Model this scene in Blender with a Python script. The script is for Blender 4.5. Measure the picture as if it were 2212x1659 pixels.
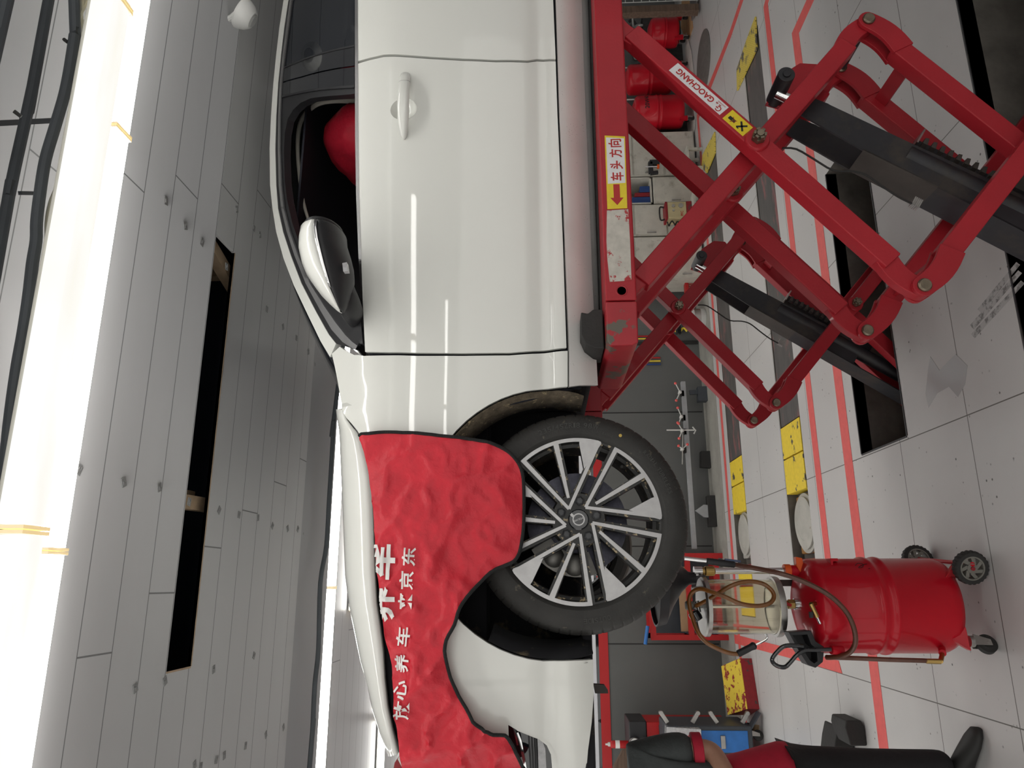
import bpy, bmesh, math, random
from mathutils import Vector, Matrix, noise
from mathutils.geometry import delaunay_2d_cdt
random.seed(7)
SC = bpy.context.scene
COL = SC.collection
PI = math.pi
for o in list(bpy.data.objects): bpy.data.objects.remove(o)

# ---------------------------------------------------------------- camera (phone held on its side: world up is picture left)
FOC, CX, CY, HC = 1581.0, 1106.0, 829.5, 1.755
def _n(v): return v.normalized()
AX = _n(Vector((-12, -5800, FOC)))
AY = Vector((78, 431, FOC)); AY = _n(AY - AX * AX.dot(AY) )
AZ = AX.cross(AY)
if AZ.x > 0: AZ = -AZ
ROT = Matrix((AX, AY, AZ))
CAMP = Vector((0, 0, HC))
cam = bpy.data.cameras.new('camera'); camo = bpy.data.objects.new('camera', cam); COL.objects.link(camo)
cam.sensor_fit = 'HORIZONTAL'; cam.sensor_width = 36.0; cam.lens = 36.0 * FOC / 2212.0; cam.clip_start = .05; cam.clip_end = 100
cx_, cy_, cz_ = ROT @ Vector((1, 0, 0)), ROT @ Vector((0, -1, 0)), ROT @ Vector((0, 0, -1))
camo.matrix_world = Matrix(((cx_.x, cy_.x, cz_.x, 0), (cx_.y, cy_.y, cz_.y, 0), (cx_.z, cy_.z, cz_.z, HC), (0, 0, 0, 1)))
SC.camera = camo
# ---------------------------------------------------------------- view, world, exposure
SC.view_settings.view_transform = 'Standard'; SC.view_settings.look = 'None'
SC.view_settings.gamma = 1.0; SC.view_settings.use_curve_mapping = False
SC.view_settings.exposure = EXPOSURE = 0.0
w = bpy.data.worlds.new('World'); SC.world = w; w.use_nodes = True
w.node_tree.nodes['Background'].inputs[0].default_value = (1.0, 0.98, 0.94, 1)     # soft daylight through the open front and left side
w.node_tree.nodes['Background'].inputs[1].default_value = WORLD = 1.15
LAMP = 12.0          # strength of the lamp diffusers

# ---------------------------------------------------------------- placing helpers
def ray(x, y): return ROT @ Vector((x - CX, y - CY, FOC))
def onY(x, y, Y): r = ray(x, y); return CAMP + r * (Y / r.y)
def onZ(x, y, Z): r = ray(x, y); return CAMP + r * ((Z - HC) / r.z)
def onX(x, y, X): r = ray(x, y); return CAMP + r * (X / r.x)
def lerp(a, b, t): return a + (b - a) * t
def table(pts):
    pts = sorted(pts)
    def f(x):
        if x <= pts[0][0]:
            (x0, y0), (x1, y1) = pts[0], pts[1]
        elif x >= pts[-1][0]:
            (x0, y0), (x1, y1) = pts[-2], pts[-1]
        else:
            for i in range(len(pts) - 1):
                if pts[i][0] <= x <= pts[i + 1][0]: (x0, y0), (x1, y1) = pts[i], pts[i + 1]; break
        return y0 + (y1 - y0) * (x - x0) / (x1 - x0 + 1e-12)
    return f
def pchip(P, x):
    n = len(P)
    if x <= P[0][0]: k = 0
    elif x >= P[-1][0]: k = n - 2
    else:
        k = 0
        while not (P[k][0] <= x <= P[k + 1][0]): k += 1
    h = [P[i + 1][0] - P[i][0] for i in range(n - 1)]; d = [(P[i + 1][1] - P[i][1]) / h[i] for i in range(n - 1)]
    def m(i):
        if i == 0: return d[0]
        if i == n - 1: return d[-1]
        if d[i - 1] * d[i] <= 0: return 0
        return 2 * d[i - 1] * d[i] / (d[i - 1] + d[i])
    if x < P[0][0]: return P[0][1] + d[0] * (x - P[0][0])
    if x > P[-1][0]: return P[-1][1] + d[-1] * (x - P[-1][0])
    t = (x - P[k][0]) / h[k]
    return ((2*t**3 - 3*t*t + 1) * P[k][1] + (t**3 - 2*t*t + t) * h[k] * m(k) + (-2*t**3 + 3*t*t) * P[k+1][1] + (t**3 - t*t) * h[k] * m(k+1))
def inpoly(x, y, poly):
    c = False; j = len(poly) - 1
    for i in range(len(poly)):
        xi, yi = poly[i][0], poly[i][1]; xj, yj = poly[j][0], poly[j][1]
        if (yi > y) != (yj > y) and x < (xj - xi) * (y - yi) / (yj - yi) + xi: c = not c
        j = i
    return c
def smoothline(pts, n=4, closed=False):
    P = [Vector(p) for p in pts]; out = []; N = len(P)
    for i in range(N if closed else N - 1):
        g = lambda k: P[k % N] if closed else P[max(0, min(N - 1, k))]
        a, b, c, d = g(i - 1), g(i), g(i + 1), g(i + 2)
        for s in range(n):
            t = s / n
            out.append(.5 * ((2*b) + (c - a)*t + (2*a - 5*b + 4*c - d)*t*t + (-a + 3*b - 3*c + d)*t**3))
    if not closed: out.append(P[-1])
    return out

# ---------------------------------------------------------------- mesh builder
class MB:
    def __init__(s): s.v = []; s.f = []
    def add(s, vs, fs):
        b = len(s.v); s.v += [tuple(v) for v in vs]; s.f += [tuple(i + b for i in f) for f in fs]; return s
    def box(s, x0, x1, y0, y1, z0, z1):
        return s.add([(x0,y0,z0),(x1,y0,z0),(x1,y1,z0),(x0,y1,z0),(x0,y0,z1),(x1,y0,z1),(x1,y1,z1),(x0,y1,z1)],
                     [(0,3,2,1),(4,5,6,7),(0,1,5,4),(1,2,6,5),(2,3,7,6),(3,0,4,7)])
    def obox(s, c, a, b, d):           # centre and three half-extent vectors
        c, a, b, d = Vector(c), Vector(a), Vector(b), Vector(d)
        return s.add([c-a-b-d, c+a-b-d, c+a+b-d, c-a+b-d, c-a-b+d, c+a-b+d, c+a+b+d, c-a+b+d],
                     [(0,3,2,1),(4,5,6,7),(0,1,5,4),(1,2,6,5),(2,3,7,6),(3,0,4,7)])
    def bar(s, p0, p1, wd, ht, side=(0, 1, 0)):   # box from p0 to p1; wd along side, ht across
        p0, p1, sd = Vector(p0), Vector(p1), Vector(side).normalized()
        d = (p1 - p0); u = d.normalized(); sd = (sd - u * sd.dot(u)).normalized(); t = u.cross(sd)
        return s.obox((p0 + p1) / 2, d / 2, sd * wd / 2, t * ht / 2)
    def cyl(s, p0, p1, r0, r1=None, n=24, caps=True):
        r1 = r0 if r1 is None else r1
        p0, p1 = Vector(p0), Vector(p1); u = (p1 - p0).normalized(); a = u.orthogonal().normalized(); b = u.cross(a)
        vs = []
        for p, r in ((p0, r0), (p1, r1)):
            vs += [p + (a * math.cos(2*PI*i/n) + b * math.sin(2*PI*i/n)) * r for i in range(n)]
        fs = [(i, (i+1) % n, n + (i+1) % n, n + i) for i in range(n)]
        if caps: fs += [tuple(range(n - 1, -1, -1)), tuple(range(n, 2*n))]
        return s.add(vs, fs)
    def tube(s, pts, r, n=10, closed=False, caps=True):
        P = [Vector(p) for p in pts]; N = len(P); vs = []; fs = []
        rr = r if isinstance(r, (list, tuple)) else [r] * N
        prev = None
        for i, p in enumerate(P):
            if closed: t = (P[(i+1) % N] - P[i-1])
            else: t = P[min(N-1, i+1)] - P[max(0, i-1)]
            t.normalize()
            if prev is None: a = t.orthogonal().normalized()
            else:
                a = prev - t * prev.dot(t)
                a = a.normalized() if a.length > 1e-6 else t.orthogonal().normalized()
            prev = a; b = t.cross(a)
            vs += [p + (a * math.cos(2*PI*k/n) + b * math.sin(2*PI*k/n)) * rr[i] for k in range(n)]
        for i in range(N if closed else N - 1):
            j = (i + 1) % N
            fs += [(i*n + k, i*n + (k+1) % n, j*n + (k+1) % n, j*n + k) for k in range(n)]
        if caps and not closed: fs += [tuple(range(n-1, -1, -1)), tuple(range((N-1)*n, N*n))]
        return s.add(vs, fs)
    def lathe(s, prof, c, axis=(0,0,1), n=32, rfun=None, closed=False):   # prof = [(radius, height)]
        c = Vector(c); u = Vector(axis).normalized(); a = u.orthogonal().normalized(); b = u.cross(a); m = len(prof); vs = []; fs = []
        for i in range(n):
            th = 2*PI*i/n; e = a * math.cos(th) + b * math.sin(th)
            for k, (r, h) in enumerate(prof):
                if rfun: r = rfun(i, k, r)
                vs.append(c + e * r + u * h)
        for i in range(n):
            j = (i + 1) % n
            for k in range(m if closed else m - 1):
                q = (k + 1) % m
                fs.append((i*m + k, i*m + q, j*m + q, j*m + k))
        if not closed:
            if prof[0][0] > 1e-5: fs.append(tuple(i*m for i in range(n)))
            if prof[-1][0] > 1e-5: fs.append(tuple(i*m + m - 1 for i in range(n - 1, -1, -1)))
        return s.add(vs, fs)
    def prism(s, poly, d):
        P = [Vector(p) for p in poly]; d = Vector(d); n = len(P)
        return s.add(P + [p + d for p in P], [tuple(range(n-1, -1, -1)), tuple(range(n, 2*n))] + [(i, (i+1) % n, n + (i+1) % n, n + i) for i in range(n)])
    def ring(s, outer, inner, d):       # frame between two outlines of equal count, extruded by d
        n = len(outer); d = Vector(d); O = [Vector(p) for p in outer]; I = [Vector(p) for p in inner]
        vs = O + I + [p + d for p in O] + [p + d for p in I]; fs = []
        for i in range(n):
            j = (i+1) % n
            fs += [(i, j, n+j, n+i), (2*n+i, 3*n+i, 3*n+j, 2*n+j), (i, 2*n+i, 2*n+j, j), (n+i, n+j, 3*n+j, 3*n+i)]
        return s.add(vs, fs)
    def ball(s, c, r, n=16, m=10):
        sc = r if isinstance(r, (tuple, list)) else (r, r, r); c = Vector(c); vs = []; fs = []
        for i in range(m + 1):
            ph = PI * i / m
            for k in range(n):
                th = 2*PI*k/n
                vs.append((c.x + sc[0]*math.sin(ph)*math.cos(th), c.y + sc[1]*math.sin(ph)*math.sin(th), c.z + sc[2]*math.cos(ph)))
        for i in range(m):
            for k in range(n): fs.append((i*n+k, i*n+(k+1) % n, (i+1)*n+(k+1) % n, (i+1)*n+k))
        return s.add(vs, fs)
    def loft(s, rings, closed=True, caps=True):
        n = len(rings[0]); vs = [v for r in rings for v in r]; fs = []
        for i in range(len(rings) - 1):
            for k in range(n if closed else n - 1): fs.append((i*n+k, i*n+(k+1) % n, (i+1)*n+(k+1) % n, (i+1)*n+k))
        if caps and closed: fs += [tuple(range(n-1, -1, -1)), tuple(range((len(rings)-1)*n, len(rings)*n))]
        return s.add(vs, fs)
    def build(s, name, mat, parent=None, label=None, cat=None, group=None, kind=None, sharp=35, bevel=0, solid=0, subdiv=0, weld=True, recalc=True):
        me = bpy.data.meshes.new(name); me.from_pydata(s.v, [], s.f)
        bm = bmesh.new(); bm.from_mesh(me)
        if weld: bmesh.ops.remove_doubles(bm, verts=bm.verts, dist=1e-5)
        bmesh.ops.dissolve_degenerate(bm, edges=bm.edges, dist=1e-6)
        if recalc: bmesh.ops.recalc_face_normals(bm, faces=bm.faces)
        bm.to_mesh(me); bm.free()
        for p in me.polygons: p.use_smooth = True
        me.set_sharp_from_angle(angle=math.radians(sharp))
        me.materials.append(mat)
        o = bpy.data.objects.new(name, me); COL.objects.link(o)
        if solid:
            md = o.modifiers.new('solid', 'SOLIDIFY'); md.thickness = solid; md.offset = -1
        if bevel:
            md = o.modifiers.new('bevel', 'BEVEL'); md.width = bevel; md.segments = 2; md.limit_method = 'ANGLE'; md.angle_limit = math.radians(40); md.harden_normals = True
        if subdiv:
            md = o.modifiers.new('sub', 'SUBSURF'); md.levels = md.render_levels = subdiv
        put(o, parent); tag(o, label, cat, group, kind)
        return o
def put(o, parent):
    if parent is None: return
    o.parent = parent
    if parent.type == 'EMPTY': o.matrix_parent_inverse = Matrix.LocRotScale(parent.location, parent.rotation_euler, None).inverted()
def tag(o, label=None, cat=None, group=None, kind=None):
    if label: o['label'] = label
    if cat: o['category'] = cat
    if group: o['group'] = group
    if kind: o['kind'] = kind
    return o
def thing(name, label, cat, loc=(0, 0, 0), group=None):
    o = bpy.data.objects.new(name, None); COL.objects.link(o); o.location = loc; o.empty_display_size = .1
    return tag(o, label, cat, group)
def dup(root, delta, label=None, rotz=0):
    r = root.copy(); COL.objects.link(r); r.location = Vector(root.location) + Vector(delta); r.rotation_euler = (0, 0, root.rotation_euler.z + rotz)
    if label: r['label'] = label
    def rec(src, dst):
        for ch in list(src.children):
            c = ch.copy(); COL.objects.link(c); c.parent = dst; c.matrix_parent_inverse = ch.matrix_parent_inverse.copy(); rec(ch, c)
    rec(root, r)
    return r
def struct(mb, name, mat, **k): return mb.build(name, mat, kind='structure', **k)

# ---------------------------------------------------------------- text as mesh
_tc = {}
def textmesh(s, size=1.0, bold=0.0, cuts=0.0):
    """centred lettering in its own plane: list of 2D verts and faces"""
    cu = bpy.data.curves.new('txt', 'FONT'); cu.body = s; cu.size = size; cu.align_x = 'CENTER'; cu.align_y = 'CENTER'; cu.offset = bold; cu.resolution_u = 3
    o = bpy.data.objects.new('txt', cu); COL.objects.link(o)
    dg = bpy.context.evaluated_depsgraph_get(); me = bpy.data.meshes.new_from_object(o.evaluated_get(dg))
    bm = bmesh.new(); bm.from_mesh(me)
    if cuts and bm.verts:
        bmesh.ops.triangulate(bm, faces=bm.faces)
        for ax in (0, 1):
            lo = min(v.co[ax] for v in bm.verts); hi = max(v.co[ax] for v in bm.verts); x = lo + cuts
            while x < hi:
                co = Vector((0, 0, 0)); co[ax] = x; no = Vector((0, 0, 0)); no[ax] = 1
                bmesh.ops.bisect_plane(bm, geom=bm.verts[:] + bm.edges[:] + bm.faces[:], plane_co=co, plane_no=no); x += cuts
    if bm.verts:
        xs = [v.co.x for v in bm.verts]; ys = [v.co.y for v in bm.verts]
        mx, my = (min(xs) + max(xs)) / 2, (min(ys) + max(ys)) / 2
    bm.verts.index_update()
    V = [(v.co.x - mx, v.co.y - my) for v in bm.verts]; F = [tuple(v.index for v in f.verts) for f in bm.faces]
    bm.free(); bpy.data.objects.remove(o); bpy.data.curves.remove(cu); bpy.data.meshes.remove(me)
    return V, F
def put_text(mb, s, o, u, v, width=None, height=None, bold=0.0, lift=(0, 0, 0)):
    """flat lettering centred at o, reading along u, up along v; scaled to width and height in metres"""
    V, F = textmesh(s, 1.0, bold)
    if not V: return
    o, u, v = Vector(o), Vector(u).normalized(), Vector(v).normalized()
    w0 = max(p[0] for p in V) - min(p[0] for p in V); h0 = max(p[1] for p in V) - min(p[1] for p in V)
    sx = width / w0 if width else height / h0; sy = height / h0 if height else sx
    mb.add([o + u * p[0] * sx + v * p[1] * sy + Vector(lift) for p in V], F)

# ---------------------------------------------------------------- materials
def mat(name, col, rough=.5, metal=0.0, coat=0.0, var=0.0, vscale=6.0, bump=0.0, bscale=40.0, col2=None, thr=.62, soft=.04, scale2=8.0, stretch=None, trans=0.0, ior=1.45, emit=None, estr=0.0, spec=.5, rvar=0.0, dots=None, alpha=1.0):
    m = bpy.data.materials.new(name); m.use_nodes = True; nt = m.node_tree; N = nt.nodes; L = nt.links
    b = N['Principled BSDF']; b.inputs['Base Color'].default_value = (*col, 1); b.inputs['Roughness'].default_value = rough; b.inputs['Metallic'].default_value = metal
    b.inputs['Coat Weight'].default_value = coat; b.inputs['Coat Roughness'].default_value = .03; b.inputs['Specular IOR Level'].default_value = spec
    b.inputs['Transmission Weight'].default_value = trans; b.inputs['IOR'].default_value = ior; b.inputs['Alpha'].default_value = alpha
    if emit: b.inputs['Emission Color'].default_value = (*emit, 1); b.inputs['Emission Strength'].default_value = estr
    tc = None
    def coords(sc):
        nonlocal tc
        if tc is None: tc = N.new('ShaderNodeTexCoord')
        mp = N.new('ShaderNodeMapping'); L.new(tc.outputs['Object'], mp.inputs[0])
        st = stretch or (1, 1, 1); mp.inputs['Scale'].default_value = [sc * q for q in st]
        return mp.outputs[0]
    def ns(sc, det=6, ro=.6):
        n = N.new('ShaderNodeTexNoise'); n.inputs['Scale'].default_value = 1; n.inputs['Detail'].default_value = det; n.inputs['Roughness'].default_value = ro
        L.new(coords(sc), n.inputs['Vector']); return n
    def mixc(fac, a, bb, mode='MIX'):
        x = N.new('ShaderNodeMix'); x.data_type = 'RGBA'; x.blend_type = mode
        if isinstance(fac, float): x.inputs[0].default_value = fac
        else: L.new(fac, x.inputs[0])
        for sock, q in ((x.inputs[6], a), (x.inputs[7], bb)):
            if isinstance(q, tuple): sock.default_value = (*q, 1)
            else: L.new(q, sock)
        return x.outputs[2]
    def ramp(src, lo, hi):
        r = N.new('ShaderNodeMapRange'); r.inputs[1].default_value = lo; r.inputs[2].default_value = hi; L.new(src, r.inputs[0]); return r.outputs[0]
    c = col
    if var:
        n = ns(vscale); c = mixc(ramp(n.outputs[0], .3, .7), tuple(max(0, q * (1 - var)) for q in col), tuple(min(1, q * (1 + var)) for q in col))
    if col2:
        n = ns(scale2, 8, .65); c = mixc(ramp(n.outputs[0], thr - soft, thr + soft), c, col2)
    if dots:
        vo = N.new('ShaderNodeTexVoronoi'); vo.inputs['Scale'].default_value = dots[0]; L.new(coords(1.0), vo.inputs['Vector'])
        r = N.new('ShaderNodeMapRange'); r.inputs[1].default_value = dots[1]; r.inputs[2].default_value = dots[1] * .5; L.new(vo.outputs['Distance'], r.inputs[0])
        n = ns(dots[0] * .25, 2); g = N.new('ShaderNodeMath'); g.operation = 'MULTIPLY'; L.new(r.outputs[0], g.inputs[0]); L.new(ramp(n.outputs[0], .54, .64), g.inputs[1])
        c = mixc(g.outputs[0], c, dots[2])
    if not isinstance(c, tuple): L.new(c, b.inputs['Base Color'])
    if rvar:
        n = ns(vscale * 2); r = N.new('ShaderNodeMapRange'); r.inputs[3].default_value = max(0.02, rough - rvar); r.inputs[4].default_value = min(1, rough + rvar)
        L.new(ramp(n.outputs[0], .3, .7), r.inputs[0]); L.new(r.outputs[0], b.inputs['Roughness'])
    if bump:
        n = ns(bscale, 4); bp = N.new('ShaderNodeBump'); bp.inputs['Strength'].default_value = bump; bp.inputs['Distance'].default_value = .01
        L.new(n.outputs[0], bp.inputs['Height']); L.new(bp.outputs[0], b.inputs['Normal'])
    return m
M = {}
M['paint']    = mat('pearl white car paint', (.735, .74, .70), .35, coat=1.0, var=.015, vscale=3)
M['sill']     = mat('dusty white sill paint', (.68, .66, .64), .3, coat=.9, var=.06, vscale=5, dots=(160, .22, (.25, .22, .20)))
M['gloss']    = mat('gloss black trim', (.006, .007, .010), .06, coat=1.0)
M['satin']    = mat('satin black plastic', (.018, .018, .020), .45, var=.15)
M['rubber']   = mat('black rubber', (.022, .021, .020), .7, var=.2, bump=.2, bscale=60)
M['tyre']     = mat('dusty tyre rubber', (.026, .025, .023), .62, var=.25, vscale=12, bump=.15, bscale=90, col2=(.16, .14, .10), thr=.70, soft=.05, scale2=22)
M['glass']    = mat('dark tinted glass', (.010, .012, .016), .02, coat=0, spec=.7)
M['chrome']   = mat('bright chrome trim', (.80, .80, .80), .12, metal=1)
M['dullmetal']= mat('dull zinc metal', (.45, .44, .42), .38, metal=1, var=.2, rvar=.1)
M['rustmetal']= mat('worn steel pin', (.24, .20, .15), .45, metal=1, var=.35, vscale=30)
M['rimsilver']= mat('machined alloy rim face', (.36, .355, .355), .30, metal=1, var=.08, vscale=40, col2=(.42, .34, .22), thr=.68, soft=.02, scale2=70)
M['rimblack'] = mat('muddy black rim', (.022, .022, .021), .42, var=.3, vscale=30, col2=(.42, .33, .20), thr=.61, soft=.03, scale2=55)
M['lining']   = mat('black wheel arch liner', (.008, .008, .010), .9, col2=(.13, .10, .06), thr=.66, soft=.08, scale2=12)
M['mudlip']   = mat('mud caked arch lip', (.10, .08, .055), .95, var=.4, vscale=40, bump=.8, bscale=60, col2=(.34, .27, .16), thr=.62, soft=.05, scale2=50)
M['cloth']    = mat('red fender cover vinyl', (.56, .020, .036), .40, spec=.4, var=.10, vscale=14, bump=.25, bscale=70)
M['piping']   = mat('black woven piping', (.012, .013, .013), .8, bump=.6, bscale=300)
M['white']    = mat('white print', (.78, .76, .74), .6, col2=(.6, .3, .3), thr=.70, soft=.03, scale2=60)
M['liftred']  = mat('red enamel lift paint', (.36, .017, .026), .42, coat=.10, spec=.3, var=.10, vscale=4, bump=.06, bscale=120)
M['liftworn'] = mat('worn red lift paint', (.36, .017, .026), .42, var=.12, vscale=6, col2=(.11, .095, .075), thr=.57, soft=.01, scale2=9)
M['liftdark'] = mat('bare black steel', (.020, .020, .024), .45, var=.25, vscale=10, col2=(.05, .042, .034), thr=.6, soft=.1, scale2=7)
M['brownsteel']= mat('brownish steel cover', (.060, .052, .045), .55, var=.2, vscale=8)
M['sticker_w']= mat('white sticker', (.70, .69, .70), .45, var=.06, vscale=40)
M['sticker_y']= mat('yellow sticker', (.72, .55, .02), .4, var=.05, vscale=60)
M['red_ink']  = mat('red ink', (.42, .02, .02), .5)
M['black_ink']= mat('black ink', (.01, .01, .01), .5)
M['torn']     = mat('torn sticker residue', (.50, .47, .42), .7, var=.15, vscale=30, col2=(.38, .03, .035), thr=.60, soft=.02, scale2=22)
M['cartred']  = mat('glossy red drum paint', (.47, .007, .018), .30, coat=.22, spec=.2, var=.05, vscale=5, bump=.03, bscale=30)
M['oilhose']  = mat('amber oil hose', (.20, .075, .015), .3, var=.25, vscale=30, coat=.3)
M['oilhose2'] = mat('brown oil hose', (.10, .032, .016), .35, var=.25, vscale=30, coat=.3)
M['clear']    = mat('clear measuring cylinder', (.92, .89, .78), .03, trans=1.0, ior=1.40)
M['orange']   = mat('orange plastic', (.75, .10, .01), .4)
M['brass']    = mat('old brass', (.42, .28, .10), .35, metal=1, var=.2)
M['greyplastic']= mat('grey hub plastic', (.16, .155, .135), .5, var=.1)
M['wall']     = mat('dark grey wall board', (.105, .108, .105), .5, var=.06, vscale=2)
M['wallwhite']= mat('white wall', (.62, .63, .66), .6, var=.04)
M['bandred']  = mat('red wall band', (.42, .012, .014), .45)
M['tapered']  = mat('red floor tape', (.74, .12, .11), .45, var=.08, vscale=20)
M['yellowworn']= mat('worn yellow plate paint', (.78, .58, .04), .55, var=.08, vscale=30, col2=(.075, .065, .06), thr=.60, soft=.012, scale2=7)
M['yellowred']= mat('chipped yellow over red paint', (.74, .55, .05), .6, col2=(.26, .012, .018), thr=.54, soft=.012, scale2=14, stretch=(1, 1, 1))
M['yellow']   = mat('yellow plate paint', (.80, .60, .05), .55, var=.08, vscale=30, col2=(.35, .28, .10), thr=.66, soft=.03, scale2=30)
M['darkred']  = mat('dark red paint', (.24, .012, .018), .5, var=.15, vscale=20, col2=(.06, .05, .045), thr=.62, soft=.02, scale2=14)
M['steelplate']= mat('worn runway steel', (.085, .080, .075), .5, var=.3, vscale=7, col2=(.34, .10, .10), thr=.60, soft=.06, scale2=3.5, stretch=(.5, 1.6, 1))
M['turntable']= mat('rusty pale turntable plate', (.42, .41, .37), .55, var=.12, vscale=8, col2=(.20, .12, .06), thr=.68, soft=.03, scale2=16)
M['ochre']    = mat('ochre turntable base', (.28, .13, .03), .6, var=.2)
M['pit']      = mat('oily pit concrete', (.13, .12, .105), .8, var=.35, vscale=6, bump=.3, bscale=14)
M['concrete'] = mat('grey concrete edge', (.30, .29, .26), .8, var=.15, vscale=5, bump=.1)
M['wood']     = mat('plywood sheet', (.50, .30, .15), .75, var=.2, vscale=6, stretch=(1, 6, 6))
M['oldwood']  = mat('old timber', (.13, .085, .06), .8, var=.35, vscale=5, stretch=(1, 8, 8))
M['joist']    = mat('ceiling joist wood', (.36, .26, .17), .8, var=.25, vscale=12)
M['cardwhite']= mat('creased white sheet', (.62, .58, .54), .7, var=.12, vscale=10, bump=.4, bscale=8)
M['cabinet']  = mat('grimy cream cabinet enamel', (.52, .50, .44), .5, var=.12, vscale=7, col2=(.30, .27, .22), thr=.66, soft=.08, scale2=9)
M['green_ink']= mat('green marker ink', (.05, .34, .22), .6)
M['blue']     = mat('blue plastic bin', (.020, .055, .20), .45, var=.1)
M['bluepanel']= mat('blue trolley panel', (.03, .16, .48), .35, var=.15, vscale=10)
M['darkgrey'] = mat('dark grey trolley shell', (.045, .052, .062), .45, var=.1)
M['iron']     = mat('greasy black iron', (.03, .028, .027), .6, var=.4, vscale=20)
M['manhole']  = mat('cast iron manhole cover', (.14, .13, .12), .6, var=.2, vscale=20, bump=.5, bscale=60)
M['tan']      = mat('tan cardboard', (.34, .23, .13), .8, var=.1)
M['galv']     = mat('grey painted beam', (.32, .33, .34), .45, var=.08, vscale=12)
M['skin']     = mat('skin', (.40, .22, .15), .5, var=.08, vscale=20)
M['shirt']    = mat('dark grey work shirt', (.055, .062, .062), .85, var=.12, vscale=30, bump=.3, bscale=60)
M['shirtred'] = mat('red shirt trim', (.42, .012, .035), .8, var=.1, vscale=30)
M['pants']    = mat('black work trousers', (.012, .012, .013), .9, var=.2, bump=.3, bscale=40)
M['hair']     = mat('black hair', (.01, .009, .008), .6)
M['shoe']     = mat('black safety shoe', (.015, .015, .014), .6, var=.2)
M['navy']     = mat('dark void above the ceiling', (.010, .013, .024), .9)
M['seat']     = mat('red plastic seat cover', (.30, .010, .022), .3, var=.12, vscale=12, bump=.4, bscale=20)
M['cabin']    = mat('dark cabin lining', (.010, .011, .018), .8)
M['headliner']= mat('cream pillar trim', (.42, .40, .35), .7)
M['speaker']  = mat('off white plastic', (.60, .60, .58), .45)
M['clip']     = mat('grey plastic clip', (.20, .20, .20), .4, var=.2, vscale=80)
M['conduit']  = mat('dark grey conduit', (.055, .062, .07), .6, var=.15)
M['cable']    = mat('cream cable', (.52, .50, .40), .5)
M['lampbody'] = mat('white lamp housing', (.75, .74, .66), .4)
M['lensgrey'] = mat('lamp lens', (.45, .45, .46), .12, coat=.8, var=.2, vscale=60)
M['bolt']     = mat('black wheel bolt', (.05, .052, .055), .4)
M['disc']     = mat('brake disc', (.06, .06, .075), .35, metal=1, var=.2, vscale=60)
M['caliper']  = mat('cast alloy caliper', (.30, .29, .27), .5, metal=.6, var=.2, vscale=20)
M['ink_trace']= mat('raised tyre lettering', (.042, .041, .038), .6)
M['vest']     = mat('red valve handle', (.40, .02, .02), .4)
M['speck']    = mat('yellow dot paint', (.50, .35, .08), .6)
def lampmat(name, col, strength):
    m = bpy.data.materials.new(name); m.use_nodes = True; b = m.node_tree.nodes['Principled BSDF']
    b.inputs['Base Color'].default_value = (.8, .8, .78, 1); b.inputs['Emission Color'].default_value = (*col, 1); b.inputs['Emission Strength'].default_value = strength
    return m
M['lit']  = lampmat('lit lamp diffuser', (1.0, .985, .94), LAMP)
def agedmat():
    m = lampmat('aged lit lamp diffuser', (1, 1, 1), .93); nt = m.node_tree; N = nt.nodes; b = N['Principled BSDF']
    tc = N.new('ShaderNodeTexCoord'); mp = N.new('ShaderNodeMapping'); mp.inputs['Scale'].default_value = (2.5, 14, 1); nt.links.new(tc.outputs['Object'], mp.inputs[0])
    n = N.new('ShaderNodeTexNoise'); n.inputs['Scale'].default_value = 1; n.inputs['Detail'].default_value = 5; nt.links.new(mp.outputs[0], n.inputs['Vector'])
    r = N.new('ShaderNodeValToRGB'); r.color_ramp.elements[0].position = .42; r.color_ramp.elements[0].color = (1.05, 1.05, 1.03, 1); r.color_ramp.elements[1].position = .70; r.color_ramp.elements[1].color = (.99, .96, .86, 1)
    nt.links.new(n.outputs[0], r.inputs[0]); nt.links.new(r.outputs[0], b.inputs['Emission Color']); b.inputs['Base Color'].default_value = (.1, .1, .1, 1); return m
M['lit_aged'] = agedmat()
M['joint'] = lampmat('yellowed lamp end cap', (.75, .50, .12), .75)

def floor_material():
    m = mat('grey floor tiles', (.54, .53, .52), .36, var=.06, vscale=1.3, rvar=.08, dots=(26, .17, (.05, .045, .04)))
    nt = m.node_tree; N = nt.nodes; L = nt.links; b = N['Principled BSDF']
    src = b.inputs['Base Color'].links[0].from_socket
    tc = N.new('ShaderNodeTexCoord'); sp = N.new('ShaderNodeSeparateXYZ'); L.new(tc.outputs['Object'], sp.inputs[0])
    def line(sock, off, per, wd):
        a = N.new('ShaderNodeMath'); a.operation = 'SUBTRACT'; L.new(sock, a.inputs[0]); a.inputs[1].default_value = off - per * 50
        q = N.new('ShaderNodeMath'); q.operation = 'MODULO'; L.new(a.outputs[0], q.inputs[0]); q.inputs[1].default_value = per
        c = N.new('ShaderNodeMath'); c.operation = 'LESS_THAN'; L.new(q.outputs[0], c.inputs[0]); c.inputs[1].default_value = wd
        return c.outputs[0]
    mx = N.new('ShaderNodeMath'); mx.operation = 'MAXIMUM'
    L.new(line(sp.outputs[0], .670, 1.2, .005), mx.inputs[0]); L.new(line(sp.outputs[1], 3.063, .604, .005), mx.inputs[1])
    x = N.new('ShaderNodeMix'); x.data_type = 'RGBA'; L.new(mx.outputs[0], x.inputs[0]); L.new(src, x.inputs[6]); x.inputs[7].default_value = (.10, .09, .08, 1)
    L.new(x.outputs[2], b.inputs['Base Color'])
    return m
M['floor'] = floor_material()
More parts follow.
